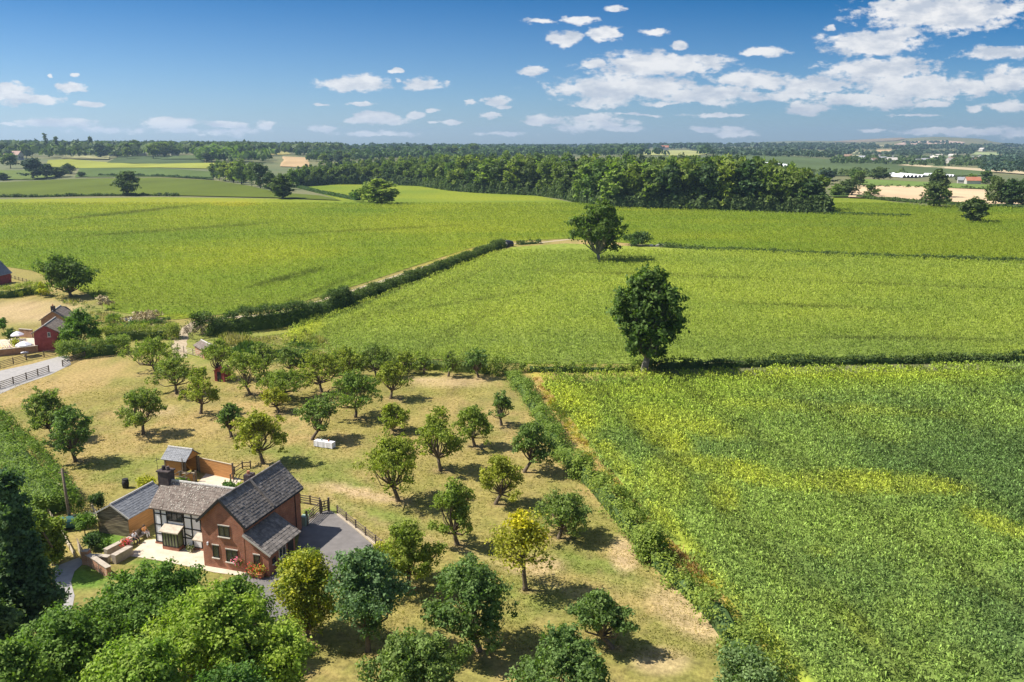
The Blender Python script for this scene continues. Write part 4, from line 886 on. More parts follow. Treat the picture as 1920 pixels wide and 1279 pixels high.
def flowers(px, py, h0, s, ms, label, pot=None, name='flower_pot'):
    p = gp(px, py); p.z += h0; r = np.random.default_rng(int(px * 7 + py)); o = empty(name, p, 0, label, 'planter')
    if pot: MB().lathe((0, 0, 0), [(s * .55, 0), (s * .8, s * .9), (s * .86, s * .95)], 12).build('pot', pot, o)
    z = s * .9 if pot else 0
    P = r.normal(size=(160, 3)) * s * .45 + [0, 0, z + s * .4]; npmesh('leaves', leafquads(P, unit(r.normal(size=P.shape) + [0, 0, .6]), .1, r), 4, L_MID, o)
    for m in ms:
        P = r.normal(size=(110, 3)) * s * .5 + [0, 0, z + s * .6]; npmesh('blooms', leafquads(P, unit(r.normal(size=P.shape) + [0, -.3, .8]), .1, r), 4, m, o)
w1 = lambda x, y, z=0: pr(*W(x, y, z))
def fl_local(x, y, h0, *a, **k): q = W(x, y); px, py = pr(q.x, q.y, 0); flowers(px, py, h0, *a, **k)
fl_local(-.55, -.3, 0.95, .38, [PINK], 'pink hanging blooms on the corner of the brick gable', None, 'hanging_basket')
fl_local(.9, -.35, 0, .5, [REDF], 'pot of red flowers left of the side extension front', POTB)
fl_local(1.7, -.4, 0.1, .48, [REDF, YELF], 'pot of red and yellow flowers at the side extension corner', POTB)
fl_local(2.6, 3.0, .6, .22, [PINK, WHITEF], 'small pink and white wall basket beside the side door', None, 'hanging_basket')
fl_local(-7.2, 1.9, 0, .3, [WHITEF], 'small grey tub with pale leaves against the timbered wall', STONE)
fl_local(-4.45, 1.3, 0, .4, [WHITEF], 'cream climbing flowers at the corner of the two wings', None, 'flower_bush')
flowers(238, 1036, .5, .38, [REDF, PINK], 'pot of red flowers on the low garden wall', POTB)
q = W(-.9, .0); 
# climbing bush and garden plants
bush(160, 1005, 48, 46, L_MID, 'shrub with cream flowers in front of the green tank', n=2000, size=.16)
P = gp(165, 985, 0)
for k, (x, y) in enumerate(((166, 990), (176, 1000))): flowers(x, y, .9, .55, [WHITEF], ['cream flowering bush top left of the lawn', 'cream flowering bush near the shed gable'][k], None, 'flower_bush')
bush(172, 1030, 44, 28, L_DARK, 'low dark shrub left of the bright lawn', n=1600, size=.14)
bush(196, 1030, 34, 16, L_MID, 'small low shrub on the bright lawn', n=900, size=.14)
bush(186, 962, 30, 40, L_DARK, 'dark bush behind the weathered shed gable', n=1500, size=.16)
bush(275, 915, 44, 22, L_YEL, 'bright yellow bush behind the shed roof', n=1300, size=.14)
bush(428, 928, 36, 22, L_MID, 'leafy vegetables behind the wing roof', n=1400, size=.16, name='vegetable_plants', cat='plants')
bush(452, 922, 22, 16, L_BRIGHT, 'light green vegetables beside the chimney behind the brick roof', n=700, size=.14, name='vegetable_plants', cat='plants')
bush(345, 915, 26, 20, L_MID, 'bush beside the rear pergola', n=700, size=.15)
bush(712, 1040, 26, 20, L_YEL, 'yellow green bush at the corner of the drive', n=900, size=.15)
bush(578, 968, 16, 14, L_BRIGHT, 'light weeds behind the field gate', n=500, size=.12)
o = empty('pergola', gp(345, 918), A0, 'small dark timber pergola with seat behind the wing roof', 'pergola')
for x in (-.9, .9):
    for y in (-.6, .6): MB().box(x - .05, x + .05, y - .05, y + .05, -.05, 1.7).build('post', FENCEW, o)
mb = MB(); mb.bar((-1.1, -.6, 1.72), (1.1, -.6, 1.72), .06, .1); mb.bar((-1.1, .6, 1.72), (1.1, .6, 1.72), .06, .1); mb.bar((-.7, -.8, 1.82), (-.7, .8, 1.82), .05, .08); mb.bar((.6, -.8, 1.82), (.6, .8, 1.82), .05, .08); mb.build('roof_beams', FENCEW, o)
MB().box(-.8, .8, .2, .55, .4, .45).build('seat', FENCEW, o)
o = empty('water_butt', gp(236, 915), 0, 'dark round water butt behind the long shed', 'butt'); MB().lathe((0, 0, 0), [(.3, 0), (.38, .5), (.3, 1.0)], 14).build('body', BEAM, o, smooth=True); MB().lathe((0, 0, 1.003), [(.32, 0), (.32, .05)], 14).build('lid', BEAM, o)

# ------------------------------------------------------------------ orchard
# base x, base y, top y, crown width, crown centre x, leaf kind, label
ORCH = [
 (142, 866, 762, 92, 138, 1, 'dark spreading apple tree nearest the left hedge'),
 (104, 824, 722, 92, 96, 1, 'two lobed apple tree close behind the one by the left hedge'),
 (269, 815, 724, 94, 269, 1, 'compact dark apple tree standing alone left of centre in the orchard'),
 (331, 738, 664, 84, 330, 1, 'flat topped apple tree near the farm entrance'),
 (292, 700, 630, 96, 287, 0, 'broad dark apple tree in front of the long clipped hedge'),
 (377, 776, 688, 66, 380, 0, 'slim apple tree with long shadow in front of the red hut'),
 (414, 712, 634, 62, 410, 0, 'apple tree over the red hut'),
 (469, 741, 657, 74, 462, 0, 'rounded apple tree just right of the red hut'),
 (434, 820, 756, 50, 430, 1, 'small spiky young apple tree in the middle left of the orchard'),
 (493, 870, 764, 98, 488, 2, 'pale olive leaved apple tree just behind the brick cottage'),
 (586, 825, 738, 82, 598, 1, 'dark apple tree beside the white clothed table'),
 (523, 772, 725, 56, 518, 2, 'small low apple tree behind the olive leaved one'),
 (540, 748, 690, 94, 530, 0, 'wide low apple tree left of the back row middle'),
 (603, 736, 655, 92, 600, 2, 'tall olive topped apple tree in the back row'),
 (667, 783, 694, 108, 668, 0, 'wide apple tree in the centre of the orchard'),
 (733, 748, 676, 66, 735, 2, 'thin pale apple tree right of the central wide one'),
 (737, 808, 752, 64, 735, 0, 'bushy apple tree with foliage down to the grass'),
 (826, 883, 766, 92, 822, 0, 'fork trunked apple tree behind the large drooping one'),
 (890, 838, 755, 78, 886, 0, 'drooping apple tree near the right end of the orchard'),
 (940, 798, 731, 46, 938, 1, 'small apple tree closest to the far end of the right hedge'),
 (746, 940, 808, 128, 738, 0, 'large drooping apple tree right of the brick cottage'),
 (841, 706, 652, 36, 843, 1, 'narrow left one of the two small trees by the far hedge'),
 (897, 708, 650, 50, 893, 1, 'dark right one of the two small trees by the far hedge'),
 (930, 946, 850, 88, 940, 2, 'light green apple tree with a bare leaning trunk'),
 (984, 886, 790, 88, 996, 1, 'dark dense apple tree against the right hedge'),
 (857, 1022, 900, 88, 852, 0, 'tall two tiered apple tree above the yellow mistletoe tree'),
 (1048, 1010, 922, 104, 1055, 1, 'round dark apple tree beside the right hedge with broad shadow'),
 (765, 1102, 972, 118, 768, 0, 'tall apple tree at the lower corner of the drive'),
 (898, 1221, 1056, 158, 885, 1, 'large dark apple tree in the lower middle with a leaning trunk'),
 (1147, 1216, 1108, 104, 1126, 1, 'apple tree leaning left at the lower right of the orchard'),
 (1066, 1335, 1188, 170, 1060, 1, 'broad pale crown cut by the bottom edge right of centre'),
 (790, 1350, 1176, 180, 786, 1, 'broad pale crown cut by the bottom edge left of centre'),
 (497, 705, 640, 66, 495, 1, 'dark bushy tree at the orchard rear below the lane hedge'),
 (548, 704, 648, 46, 546, 1, 'small dark tree in the rear row left of centre'),
 (652, 712, 646, 60, 652, 0, 'rear row tree partly hidden behind the olive topped one'),
 (706, 708, 640, 72, 703, 1, 'darkest tree of the rear row against the crop field'),
 (760, 700, 655, 40, 758, 0, 'small tree at the right end of the rear row'),
 (572, 700, 652, 42, 570, 1, 'low dark tree between the rear row and the dark hedge'),
 (628, 704, 654, 46, 628, 0, 'bushy rear tree just left of the olive topped one'),
 (795, 702, 664, 34, 795, 0, 'lowest bushy tree in the hedge at the orchard end'),
]
for i, (bx, by, ty, w, cx, lk, lab) in enumerate(ORCH):
    p = gp(bx, by); k = ppm(p.x, p.y); h = solve_h(p.x, p.y, 0, ty + 2) ; wd = w / k * (1.32 if by < 760 else 1.2 if by < 900 else 1.28 if by > 1150 else 1.18)
    r = np.random.default_rng(100 + i); near = 75 / p.y
    bush_ = 'down to the grass' in lab or by > 1300
    make_tree('apple_tree', p, h, wd, h * (.08 if bush_ else .20), L_APPLE[lk], lab, 'apple tree', 'apple trees in the orchard', 200 + i, int(5200 * (w / 90) ** 1.3 * (k / 14) ** .5), .155 if by > 900 else .185,
              int(13 + w / 14), 'orchard', r0=.14 + h * .012, lean=((cx - bx) / k, r.normal() * .1), per=14, clump=.15, fill=.1, zmin=-1)
# mistletoe tree
p = gp(985, 1107); k = ppm(p.x, p.y); h = solve_h(p.x, p.y, 0, 962)
r = np.random.default_rng(9); lb = crown_lobes(r, 150 / k, h * .34, h * .95, 26, 'orchard')
make_tree('apple_tree', p, h, 6, h * .38, L_APPLE[2], 'thin tree full of bright yellow mistletoe in the lower orchard', 'apple tree', 'apple trees in the orchard', 77, 2300, .18, lobes=lb, r0=.2, lean=(-.2, 0), per=9, clump=.3,
          extra=[(L_MIST, 1300, .22, [(-.6, 0, h * .86, .9, .8), (-.2, -.3, h * .62, .75, 1.0), (.2, .1, h * .74, .7, .7), (1.2, 0, h * .66, .4, .4)])])
# other near trees
def place(name, bx, by, ty, w, cx, leaf, label, n, size, nl=14, trunk=.25, cat='tree', shape='round', r0=.25, seed=5, base=None, **kw):
    p = gp(bx, by); k = ppm(p.x, p.y); h = solve_h(p.x, p.y, p.z, ty + 2)
    return make_tree(name, p, h, w / k * 1.03, h * trunk, leaf, label, cat, None, seed, n, size, nl, shape, r0, lean=((cx - bx) / k, 0), **kw)
place('golden_conifer', 572, 1195, 1032, 128, 578, L_GOLD, 'golden yellow conifer beside the drive entrance', 16000, .14, 30, .05, 'conifer', 'oval', .2, 31, per=26, clump=.22)
place('pear_tree', 690, 1222, 1028, 160, 690, L_SILV, 'large blue green tree at the near edge of the drive', 19000, .165, 24, .2, 'tree', 'round', .2, 32, per=24, clump=.2, fill=.2)
place('shrub', 1400, 1345, 1222, 150, 1400, L_SILV, 'silvery shrub at the bottom edge inside the right hedge', 6500, .16, 12, .03, 'shrub', 'round', .1, 33)
place('field_oak', 1208, 697, 499, 142, 1213, L_OAK, 'tall oval oak with pale trunk on the hedge between the crop fields', 15000, .42, 34, .13, 'oak', 'oval', .62, 34, per=30, clump=.38, bark=GREYBARK, fill=.25, nsub=0)
place('field_oak', 1123, 491, 374, 112, 1121, L_OAK, 'broad oak standing in the crop by the bend of the track', 9000, .6, 24, .12, 'oak', 'round', .6, 35, per=26, clump=.5, bark=GREYBARK, fill=.2, nsub=3)
place('ash_tree', 134, 556, 474, 112, 131, L_OAK, 'large round dark tree at the corner of the far left garden', 9000, .4, 24, .08, 'tree', 'round', .4, 36, per=26, clump=.4, fill=.3)
place('tree', 150, 652, 583, 88, 150, L_MID, 'rounded green tree beside the red barn', 6000, .28, 18, .04, 'tree', 'round', .2, 37, per=24, fill=.3)
# foreground crowns at the bottom left: base lies below the frame
def fore(cx, cy, hc, w, hh, leaf, label, n, seed, name='broadleaf_tree', size=.155, shape='round', nl=30, base_z=0, per=26, clump=.2):
    x, y = at(cx, cy, hc); k = ppm(x, y, hc); wd = w / k
    return make_tree(name, (x, y, 0), hc + hh / 2, wd, hc - hh / 2, leaf, label, 'tree', None, seed, int(n * 2.3), size, nl, shape, .32, per=per, clump=clump, fill=.25, nolimb=(leaf.name == 'cedar_leaf'))
fore(285, 1150, 5.2, 250, 5.5, L_MID, 'mid green tree crown directly below the terrace', 17000, 41)
fore(130, 1225, 5.0, 240, 5.5, L_MID, 'darker green crown in the bottom left foreground', 15000, 42)
fore(395, 1195, 6.2, 240, 6.0, L_BRIGHT, 'bright lime green crown in the middle of the foreground trees', 17000, 43)
fore(505, 1245, 4.6, 190, 5.5, L_BRIGHT, 'lime green crown left of the golden conifer', 13000, 44)
fore(260, 1290, 7.0, 230, 5.0, L_BRIGHT, 'lime green crown cut by the bottom edge', 13000, 45)
fore(15, 1290, 6.0, 170, 5.0, L_MID, 'green crown in the bottom left corner', 9000, 46)
fore(420, 1345, 5.0, 220, 5.0, L_MID, 'green crown below the lime ones at the bottom edge', 8000, 47)
fore(450, 1135, 4.2, 110, 4.5, L_MID, 'small green crown in front of the brick gable', 6000, 48)
fore(30, 1035, 8.0, 150, 12.5, L_CEDAR, 'tall dark conifer at the left edge', 15000, 49, 'conifer', .2, 'cone', 46, per=30)
fore(-60, 1120, 7.0, 180, 10, L_CEDAR, 'dark conifer cut by the left edge', 9000, 50, 'conifer', .22, 'cone', 36)
fore(98, 1015, 2.2, 60, 4.0, L_HEDGE, 'light green bush beside the dark conifer', 4000, 51, 'bush', .18, nl=12, per=22, clump=.25)
fore(70, 1010, 3.4, 70, 4.5, L_HEDGE, 'bush between the hedge and the tall dark conifer', 3600, 52, 'bush', .18, nl=12, per=22, clump=.25)

# ------------------------------------------------------------------ hedges
def hedge(pts, wd, ht, leaf, label, dens=55, size=.16, seed=1, rag=.25, name='hedge', core=True, hs=None):
    P = [gp(*p) for p in pts]; o = empty(name, P[0], 0, label, 'hedge'); r = np.random.default_rng(seed); Q = np.array([p - P[0] for p in P])
    seg = np.linalg.norm(np.diff(Q[:, :2], axis=0), axis=1); cum = np.concatenate([[0], np.cumsum(seg)]); L = cum[-1]
    nc = int(L * (wd + 2 * ht) * 2.4); s = r.uniform(0, L, nc); a = r.uniform(0, math.pi, nc)
    def pos(s):
        i = np.clip(np.searchsorted(cum, s, 'right') - 1, 0, len(seg) - 1); t = ((s - cum[i]) / seg[i])[:, None]; d = (Q[i + 1] - Q[i]) / seg[i][:, None]
        return Q[i] * (1 - t) + Q[i + 1] * t, d
    per = max(4, int(dens / 2.4)); c, d = pos(s); capn = r.random(nc) < min(.5, 2.2 * wd / L); endm = r.random(nc) < .5; push = r.uniform(0, .5, nc) * wd
    c = np.where((capn & endm)[:, None], Q[0] - d * 0 - (Q[1] - Q[0]) / seg[0] * push[:, None], np.where((capn & ~endm)[:, None], Q[-1] + (Q[-1] - Q[-2]) / seg[-1] * push[:, None], c)); nrm = np.stack([-d[:, 1], d[:, 0], np.zeros(nc)], 1)
    vh = 1 + rag * (2 * fbm(s, s * 0, .35, seed) - 1) * 1.6; vw = 1 + rag * (2 * fbm(s, s * 0 + 9, .3, seed + 5) - 1)
    off = np.cos(a); up = np.clip(np.sin(a) * 1.35, 0, 1) ** .8
    ce = c + nrm * (off * wd / 2 * vw)[:, None]; ce[:, 2] += up * ht * vh
    k = np.repeat(np.arange(nc), per); PP = ce[k] + r.normal(size=(len(k), 3)) * .2 * min(1.4, wd / 1.5); PP[:, 2] = np.maximum(PP[:, 2], .03)
    N = unit(nrm[k] * off[k][:, None] + np.array([0, 0, 1]) * up[k][:, None] + r.normal(size=PP.shape) * .55)
    npmesh('foliage', leafquads(PP, N, size * r.uniform(.7, 1.3, len(PP)), r), 4, leaf, o)
    mb = MB(); m = max(3, int(L / 1.2)); sv_ = np.linspace(min(.7, L * .2), L - min(.7, L * .2), m); c, d = pos(sv_); vs = []
    vh = 1 + rag * (2 * fbm(sv_, sv_ * 0, .35, seed) - 1) * 1.6
    for q, dd, hh in zip(c, d, vh):
        for x, z in ((-.3, 0), (-.26, .45), (-.12, .62), (.12, .62), (.26, .45), (.3, 0)): vs.append((q[0] - dd[1] * x * wd, q[1] + dd[0] * x * wd, q[2] + z * ht * hh))
    mb.add(vs, [(6 * i + j, 6 * i + j + 1, 6 * i + 7 + j, 6 * i + 6 + j) for i in range(m - 1) for j in range(5)] + [(0, 1, 2, 3, 4, 5), tuple(6 * (m - 1) + j for j in (5, 4, 3, 2, 1, 0))]); mb.build('core', L_DARK, o)
    return o
hedge([(958, 700), (988, 745), (1022, 800), (1060, 860), (1090, 892)], 2.3, 1.6, L_HEDGE, 'upper stretch of the hedge between orchard and crop field', seed=3, rag=.6)
hedge([(1094, 897), (1115, 917), (1176, 991), (1222, 1045)], 2.1, 1.9, L_HEDGE, 'middle stretch of the hedge between orchard and crop field', seed=4, rag=.75, size=.17)
hedge([(1226, 1050), (1288, 1108), (1335, 1152), (1393, 1230), (1446, 1300)], 2.3, 2.0, L_HEDGE, 'near stretch of the hedge between orchard and crop field', seed=5, rag=.75, size=.17)
hedge([(-60, 770), (-10, 820), (35, 870), (75, 920), (100, 968)], 4.6, 2.6, L_HEDGE, 'tall hedge running along the left edge of the orchard', seed=6, rag=.3)
hedge([(128, 672), (170, 668), (225, 662)], 3.0, 2.6, L_HEDGE, 'clipped hedge with yellow top beside the lane fence', seed=7, rag=.1, dens=110)
hedge([(192, 642), (250, 636), (318, 634)], 3.2, 2.4, L_HEDGE, 'clipped hedge behind the broad dark apple tree', seed=8, rag=.12, dens=100)
hedge([(392, 628), (440, 622), (520, 612), (580, 597), (640, 577)], 4.6, 3.2, L_DARK, 'tall dark hedge at the lower end of the farm track', seed=9, rag=.4, size=.22)
hedge([(640, 577), (700, 554), (780, 524), (850, 499), (905, 478), (938, 464)], 3.4, 2.2, L_DARK, 'long dark hedge climbing beside the farm track', seed=10, rag=.3, dens=34, size=.26)
hedge([(405, 612), (480, 602), (560, 588), (640, 563), (720, 537), (800, 512)], 1.6, .8, L_HEDGE, 'low rough hedge between track and long dark hedge', seed=11, rag=.3, dens=30, size=.2)
hedge([(640, 690), (700, 688), (760, 690), (840, 693), (925, 700)], 3.4, 2.4, L_HEDGE, 'hedge along the far end of the orchard', seed=12, rag=.35)
hedge([(985, 697), (1060, 697), (1130, 697), (1195, 694)], 1.8, 1.2, L_HEDGE, 'hedge between the crop fields left of the tall oak', seed=13, rag=.3, size=.2, dens=40)
hedge([(1225, 692), (1330, 690), (1450, 686), (1600, 683), (1760, 680), (1960, 677)], 1.6, 1.3, L_DARK, 'hedge between the crop fields right of the tall oak', seed=14, rag=.3, size=.22, dens=34)
hedge([(1240, 464), (1330, 470), (1500, 478), (1700, 486), (1960, 494)], 2.0, 1.3, L_DARK, 'long dark hedge line at the right behind the middle field', seed=15, rag=.25, size=.32, dens=16)
hedge([(975, 459), (1008, 457)], 2.0, 1.4, L_DARK, 'short piece of hedge beside the track bend', seed=16, size=.3, dens=20)
hedge([(-40, 560), (20, 558), (62, 550), (72, 553)], 3.0, 2.6, L_HEDGE, 'garden hedge below the far left house', seed=17, rag=.15)
hedge([(-20, 370), (70, 370), (150, 368), (260, 367), (330, 368)], 4, 1.3, L_DARK, 'dark hedge line left of the small lone tree', seed=18, rag=.7, size=.7, dens=4)
hedge([(560, 352), (600, 362), (640, 370), (672, 376)], 4, 1.6, L_DARK, 'thin hedge leading to the tree clump in the far field', seed=19, size=.8, dens=3)
hedge([(1562, 403), (1620, 404), (1700, 407)], 3, 1.0, L_DARK, 'low dark hedge line at the right end of the wood', seed=20, size=.6, dens=4)
hedge([(1612, 372), (1700, 379), (1800, 386), (1920, 392)], 4, 1.6, L_DARK, 'hedge below the ripe corn field', seed=21, size=.8, dens=3)
hedge([(190, 330), (300, 331), (395, 337)], 4, 1.6, L_DARK, 'dark hedge between the far left green fields', seed=22, rag=.7, size=.8, dens=3)
hedge([(250, 692), (285, 688), (300, 690)], 1.0, .5, L_HEDGE, 'strip of weeds at the back of the orchard', seed=23) if False else None
def rough(poly, n, cols, hmax, label, seed):
    P = np.array([at(*p) for p in poly]); r = np.random.default_rng(seed); x = r.uniform(P[:, 0].min(), P[:, 0].max(), n); y = r.uniform(P[:, 1].min(), P[:, 1].max(), n); k = inpoly([tuple(p) for p in P], x, y); x, y = x[k], y[k]; n = len(x)
    nz = fbm(x, y, .18, seed); ci = np.clip((ss(.3, .7, nz) * len(cols)).astype(int), 0, len(cols) - 1); h = hmax * (.15 + ss(.4, .75, fbm(x, y, .25, seed + 3))); k = np.repeat(np.arange(n), 6); m = len(k)
    az = r.uniform(0, 6.28, m); w = np.stack([np.cos(az), np.sin(az), np.zeros(m)], 1) * r.uniform(.08, .2, (m, 1)); b = np.stack([x[k] + r.normal(size=m) * .3, y[k] + r.normal(size=m) * .3, r.uniform(0, .6, m) * h[k]], 1); o = r.normal(size=(m, 3)) * .2; o[:, 2] = h[k] * r.uniform(.2, .6, m)
    tag(npmesh('rough_growth', np.stack([b - w, b + w, b + o], 1).reshape(-1, 3), 3, CROPL, None, np.array(cols)[ci][k] * r.uniform(.65, 1.3, (m, 1))), label, 'weeds', None, 'stuff')
rough([(405, 640), (520, 628), (560, 622), (620, 650), (700, 668), (640, 690), (520, 690), (430, 672)], 5200, [(.08, .14, .035), (.16, .21, .04), (.27, .28, .07), (.40, .36, .16)], 1.5, 'tall weeds and rough growth between the orchard and the dark hedge', 61)
rough([(190, 590), (330, 606), (335, 640), (200, 626), (165, 600)], 3600, [(.40, .34, .18), (.27, .27, .08), (.12, .17, .04), (.42, .36, .2)], 1.1, 'dry weeds and scrub around the rubbish heap', 62)
rough([(60, 540), (110, 548), (200, 585), (190, 600), (120, 570)], 1800, [(.40, .34, .18), (.27, .27, .08), (.12, .17, .04)], 1.0, 'rough growth under the large round dark tree', 63)
# shrubs on the track side and round the village
bush(1196, 461, 70, 26, L_DARK, 'dark bush right of the oak in the crop', n=1800, size=.5, clump=.5)
bush(80, 556, 42, 26, L_YEL, 'yellow green bush at the corner of the far left hedge', n=1500, size=.25)
bush(20, 640, 40, 30, L_DARK, 'dark bush left of the parasols', n=1200, size=.22)
bush(32, 655, 20, 20, L_YEL, 'small yellow tree between the two parasols', n=800, size=.18)
bush(362, 636, 60, 40, mat('dry_twigs', (.14, .105, .07), (.24, .20, .12), scale=1, island=.3), 'bare brown bush in front of the stone shed', n=1300, size=.12)
bush(215, 604, 60, 14, L_HEDGE, 'scrub beside the rubbish heap', n=900, size=.22)
bush(250, 612, 70, 10, L_MID, 'low green scrub below the dry bank', n=900, size=.22)
bush(270, 600, 120, 16, mat('dry_grass', (.42, .34, .18), (.52, .44, .26), scale=1, island=.2), 'bank of dry pale weeds beside the crop', n=1600, size=.24, name='weed_bank')
bush(192, 580, 40, 26, mat('dry_grass', (.3, .3, .1)), 'dry straw coloured shrub beside the round tree', n=900, size=.24)
bush(300, 606, 50, 10, L_DARK, 'low dark scrub by the track entrance', n=700, size=.2)
bush(665, 379, 46, 26, L_MID, 'low bush at the left of the tree clump in the far field', n=700, size=1.)
bush(8, 625, 30, 30, L_MID, 'small tree at the left edge behind the parasols', n=900, size=.22)
for k, (x, y) in enumerate(((6, 662), (22, 660), (44, 656))): flowers(x, y, .2, .9, [[REDF, YELF], [PURP, YELF], [REDF, WHITEF]][k], ['red and yellow flower bed at the left edge', 'purple and yellow flower bed behind the brick wall', 'red and cream flower bed by the near parasol'][k], None, 'flower_bed')

# ------------------------------------------------------------------ left hand buildings
def gable_house(name, px, py, rz, w, l, he, hr, wallm, roofm, label, cat='house', wins=(), chim=(), over=.25, nx=16, ny=7, tile=True, pos=None):
    """gable end at the given pixel, facing -y before rotation"""
    p = pos or gp(px, py); o = empty(name, p, rz, label, cat)
    MB().prism([(-w / 2, -.3), (w / 2, -.3), (w / 2, he), (0, hr - .12), (-w / 2, he)], 0, l).build('wall', wallm, o)
    if tile: rr = roof('roof', o, -over, l + over, -w / 2 - over, he - .05, 0, hr, w / 2 + over, he - .05, roofm, nx=nx, ny=ny)
    else:
        mb = MB(); 
        for s in (-1, 1): mb.add([(s * (w / 2 + over), -over, he - .3), (0, -over, hr), (0, l + over, hr), (s * (w / 2 + over), l + over, he - .3), (s * (w / 2 + over), -over, he - .1), (0, -over, hr + .2), (0, l + over, hr + .2), (s * (w / 2 + over), l + over, he - .1)], [(0, 1, 2, 3), (4, 7, 6, 5), (0, 4, 5, 1), (3, 2, 6, 7), (0, 3, 7, 4)])
        rr = mb.build('roof', roofm, o)
    for x, z, a, b in wins: window(o, (x, 0, z), (a, 0, 0), b, (0, -1, 0), 1, m=CREAM)
    for x, y, z in chim:
        c = MB().box(x - .35, x + .35, y - .35, y + .35, hr - 1, hr + z).build('chimney', DARKB, rr); MB().lathe((x, y, hr + z), [(.15, 0), (.13, .35)], 8).build('chimney_pot', POTB, c)
    return o
gable_house('red_barn', 90, 659, R(14), 4.0, 7.0, 3.5, 4.9, REDBRICK, OLDTILE, 'dark red painted barn with one small white framed window', 'barn', wins=[(.25, 2.7, .5, .85)], over=.35, nx=18)
gable_house('cottage', 103, 622, R(14), 4.6, 6.0, 2.5, 4.2, OLDBRICK, OLDTILE, 'low tiled cottage with chimney behind the red barn', 'house', chim=[(0, .6, .9)], over=.3)
gable_house('red_house', -44, 540, R(-2), 6.5, 10, 2.6, 6.6, REDBRICK, SLATE, 'grey roofed red brick house at the left edge', over=.3)
o = gable_house('stone_shed', 398, 672, R(38), 2.6, 5.0, 1.7, 2.4, OLDBRICK, OLDTILE, 'low brick shed with grey roof at the farm entrance', 'shed', over=.2, nx=20, ny=5)
a = gp(412, 716); o = empty('red_hut', a, R(-17), 'small dark red hut half hidden under the orchard trees', 'hut')
MB().prism([(-.9, -.1), (.9, -.1), (.9, 1.7), (0, 2.2), (-.9, 1.7)], 0, 1.8).build('wall', REDBRICK, o)
mb = MB(); mb.bar((-1.1, .9, 1.68), (0, .9, 2.3), 2.2, .08); mb.bar((0, .9, 2.3), (1.1, .9, 1.68), 2.2, .08); rr = mb.build('roof', REDBRICK, o); d = MB().box(-.35, .35, -.05, -.004, 0, 1.6).build('door', BEAM, o)
def parasol(px, py, s, label):
    p = gp(px, py); o = empty('parasol', p, 0, label, 'parasol', 'parasols on the terrace'); mb = MB(); n = 8; c = [(0, 0, 2.75)]
    r1 = [(s * math.cos(2 * math.pi * i / n), s * math.sin(2 * math.pi * i / n), 2.1) for i in range(n)]; r2 = [(x, y, 1.93) for x, y, z in r1]; r0 = [(x * .5, y * .5, 2.5) for x, y, z in r1]
    mb.add(c + r0 + r1 + r2, [(0, 1 + i, 1 + (i + 1) % n) for i in range(n)] + [(1 + i, 9 + i, 9 + (i + 1) % n, 1 + (i + 1) % n) for i in range(n)] + [(9 + i, 17 + i, 17 + (i + 1) % n, 9 + (i + 1) % n) for i in range(n)]); mb.build('canopy', WHITE, o)
    MB().tube([(0, 0, 0), (0, 0, 2.85)], [.035, .03], 6).build('pole', FENCEW, o); MB().lathe((0, 0, 0), [(.35, 0), (.35, .06), (.08, .12)], 12).build('base', STONE, o)
    MB().lathe((.0, 0, .68), [(.62, 0), (.62, .04)], 14).build('table_top', WHITE, o)
parasol(35, 648, 1.15, 'smaller white parasol behind, nearer the tall brick wall'); parasol(47, 668, 1.35, 'larger white parasol in front, nearer the red barn')
sheet('terrace', [(-60, 676), (-60, 640), (66, 634), (71, 656), (0, 665)], .06, None, PAVE, 30, 12, 40, label='pale terrace under the parasols', cat='terrace')
a = gp(118, 590); o = empty('covered_heap', a, 0, 'dark sheeted heap behind the red barn', 'heap'); MB().blob((0, 0, .5), (2.0, 1.5, 1.3), 4, 14).build('sheet', BEAM, o, smooth=True)
a = gp(952, 462); o = empty('covered_heap', a, 0, 'black sheeted heap with two pale sacks at the bend of the farm track', 'heap'); MB().blob((.2, 0, .7), (2.2, 1.6, 1.7), 5, 14).build('sheet', mat('black_plastic', (.015, .015, .03), rough=.35, spec=.6), o, smooth=True)
for v in ((-2.2, -.2, 1.1), (-.6, -1.5, .7)): MB().blob(v, (.6, .4, .9), 2, 10).build('sack', CREAM, o, smooth=True)
a = gp(245, 603); o = empty('rubbish_heap', a, 0, 'heap of white and blue sacks on the scrub', 'heap')
for k, v in enumerate(((-1, 0, .3), (0, .3, .5), (.9, -.1, .35), (.3, -.6, .3))): MB().blob(v, (.55, .45, .4), k, 10).build('sack', WHITE if k % 2 else mat('blue_plastic', (.10, .13, .25), rough=.4), o, smooth=True)
a, b = gp(252, 609), gp(284, 610); o = empty('log', a, 0, 'pale timber baulk lying below the dry weeds', 'log'); MB().tube([(0, 0, .2), (b.x - a.x, b.y - a.y, .22)], [.2, .2], 8).build('baulk', PALEW, o)
mb = MB()
for k, (dx, s) in enumerate(((0, .9), (2.2, .7), (3.4, 1.1), (4.6, .7))):
    q = gp(1221, 462); o = empty('boulder', q + Vector((dx * 1.0, .2 * k, 0)), 0, ['leftmost pale rock right of the oak bush', 'second pale rock beside the field hedge, low and round', 'largest pale rock beside the field hedge', 'rightmost pale rock beside the field hedge'][k], 'rock')
    MB().blob((0, 0, s * .35), (s, s * .7, s * .6), k, 10).build('stone', LEAD, o, smooth=True)

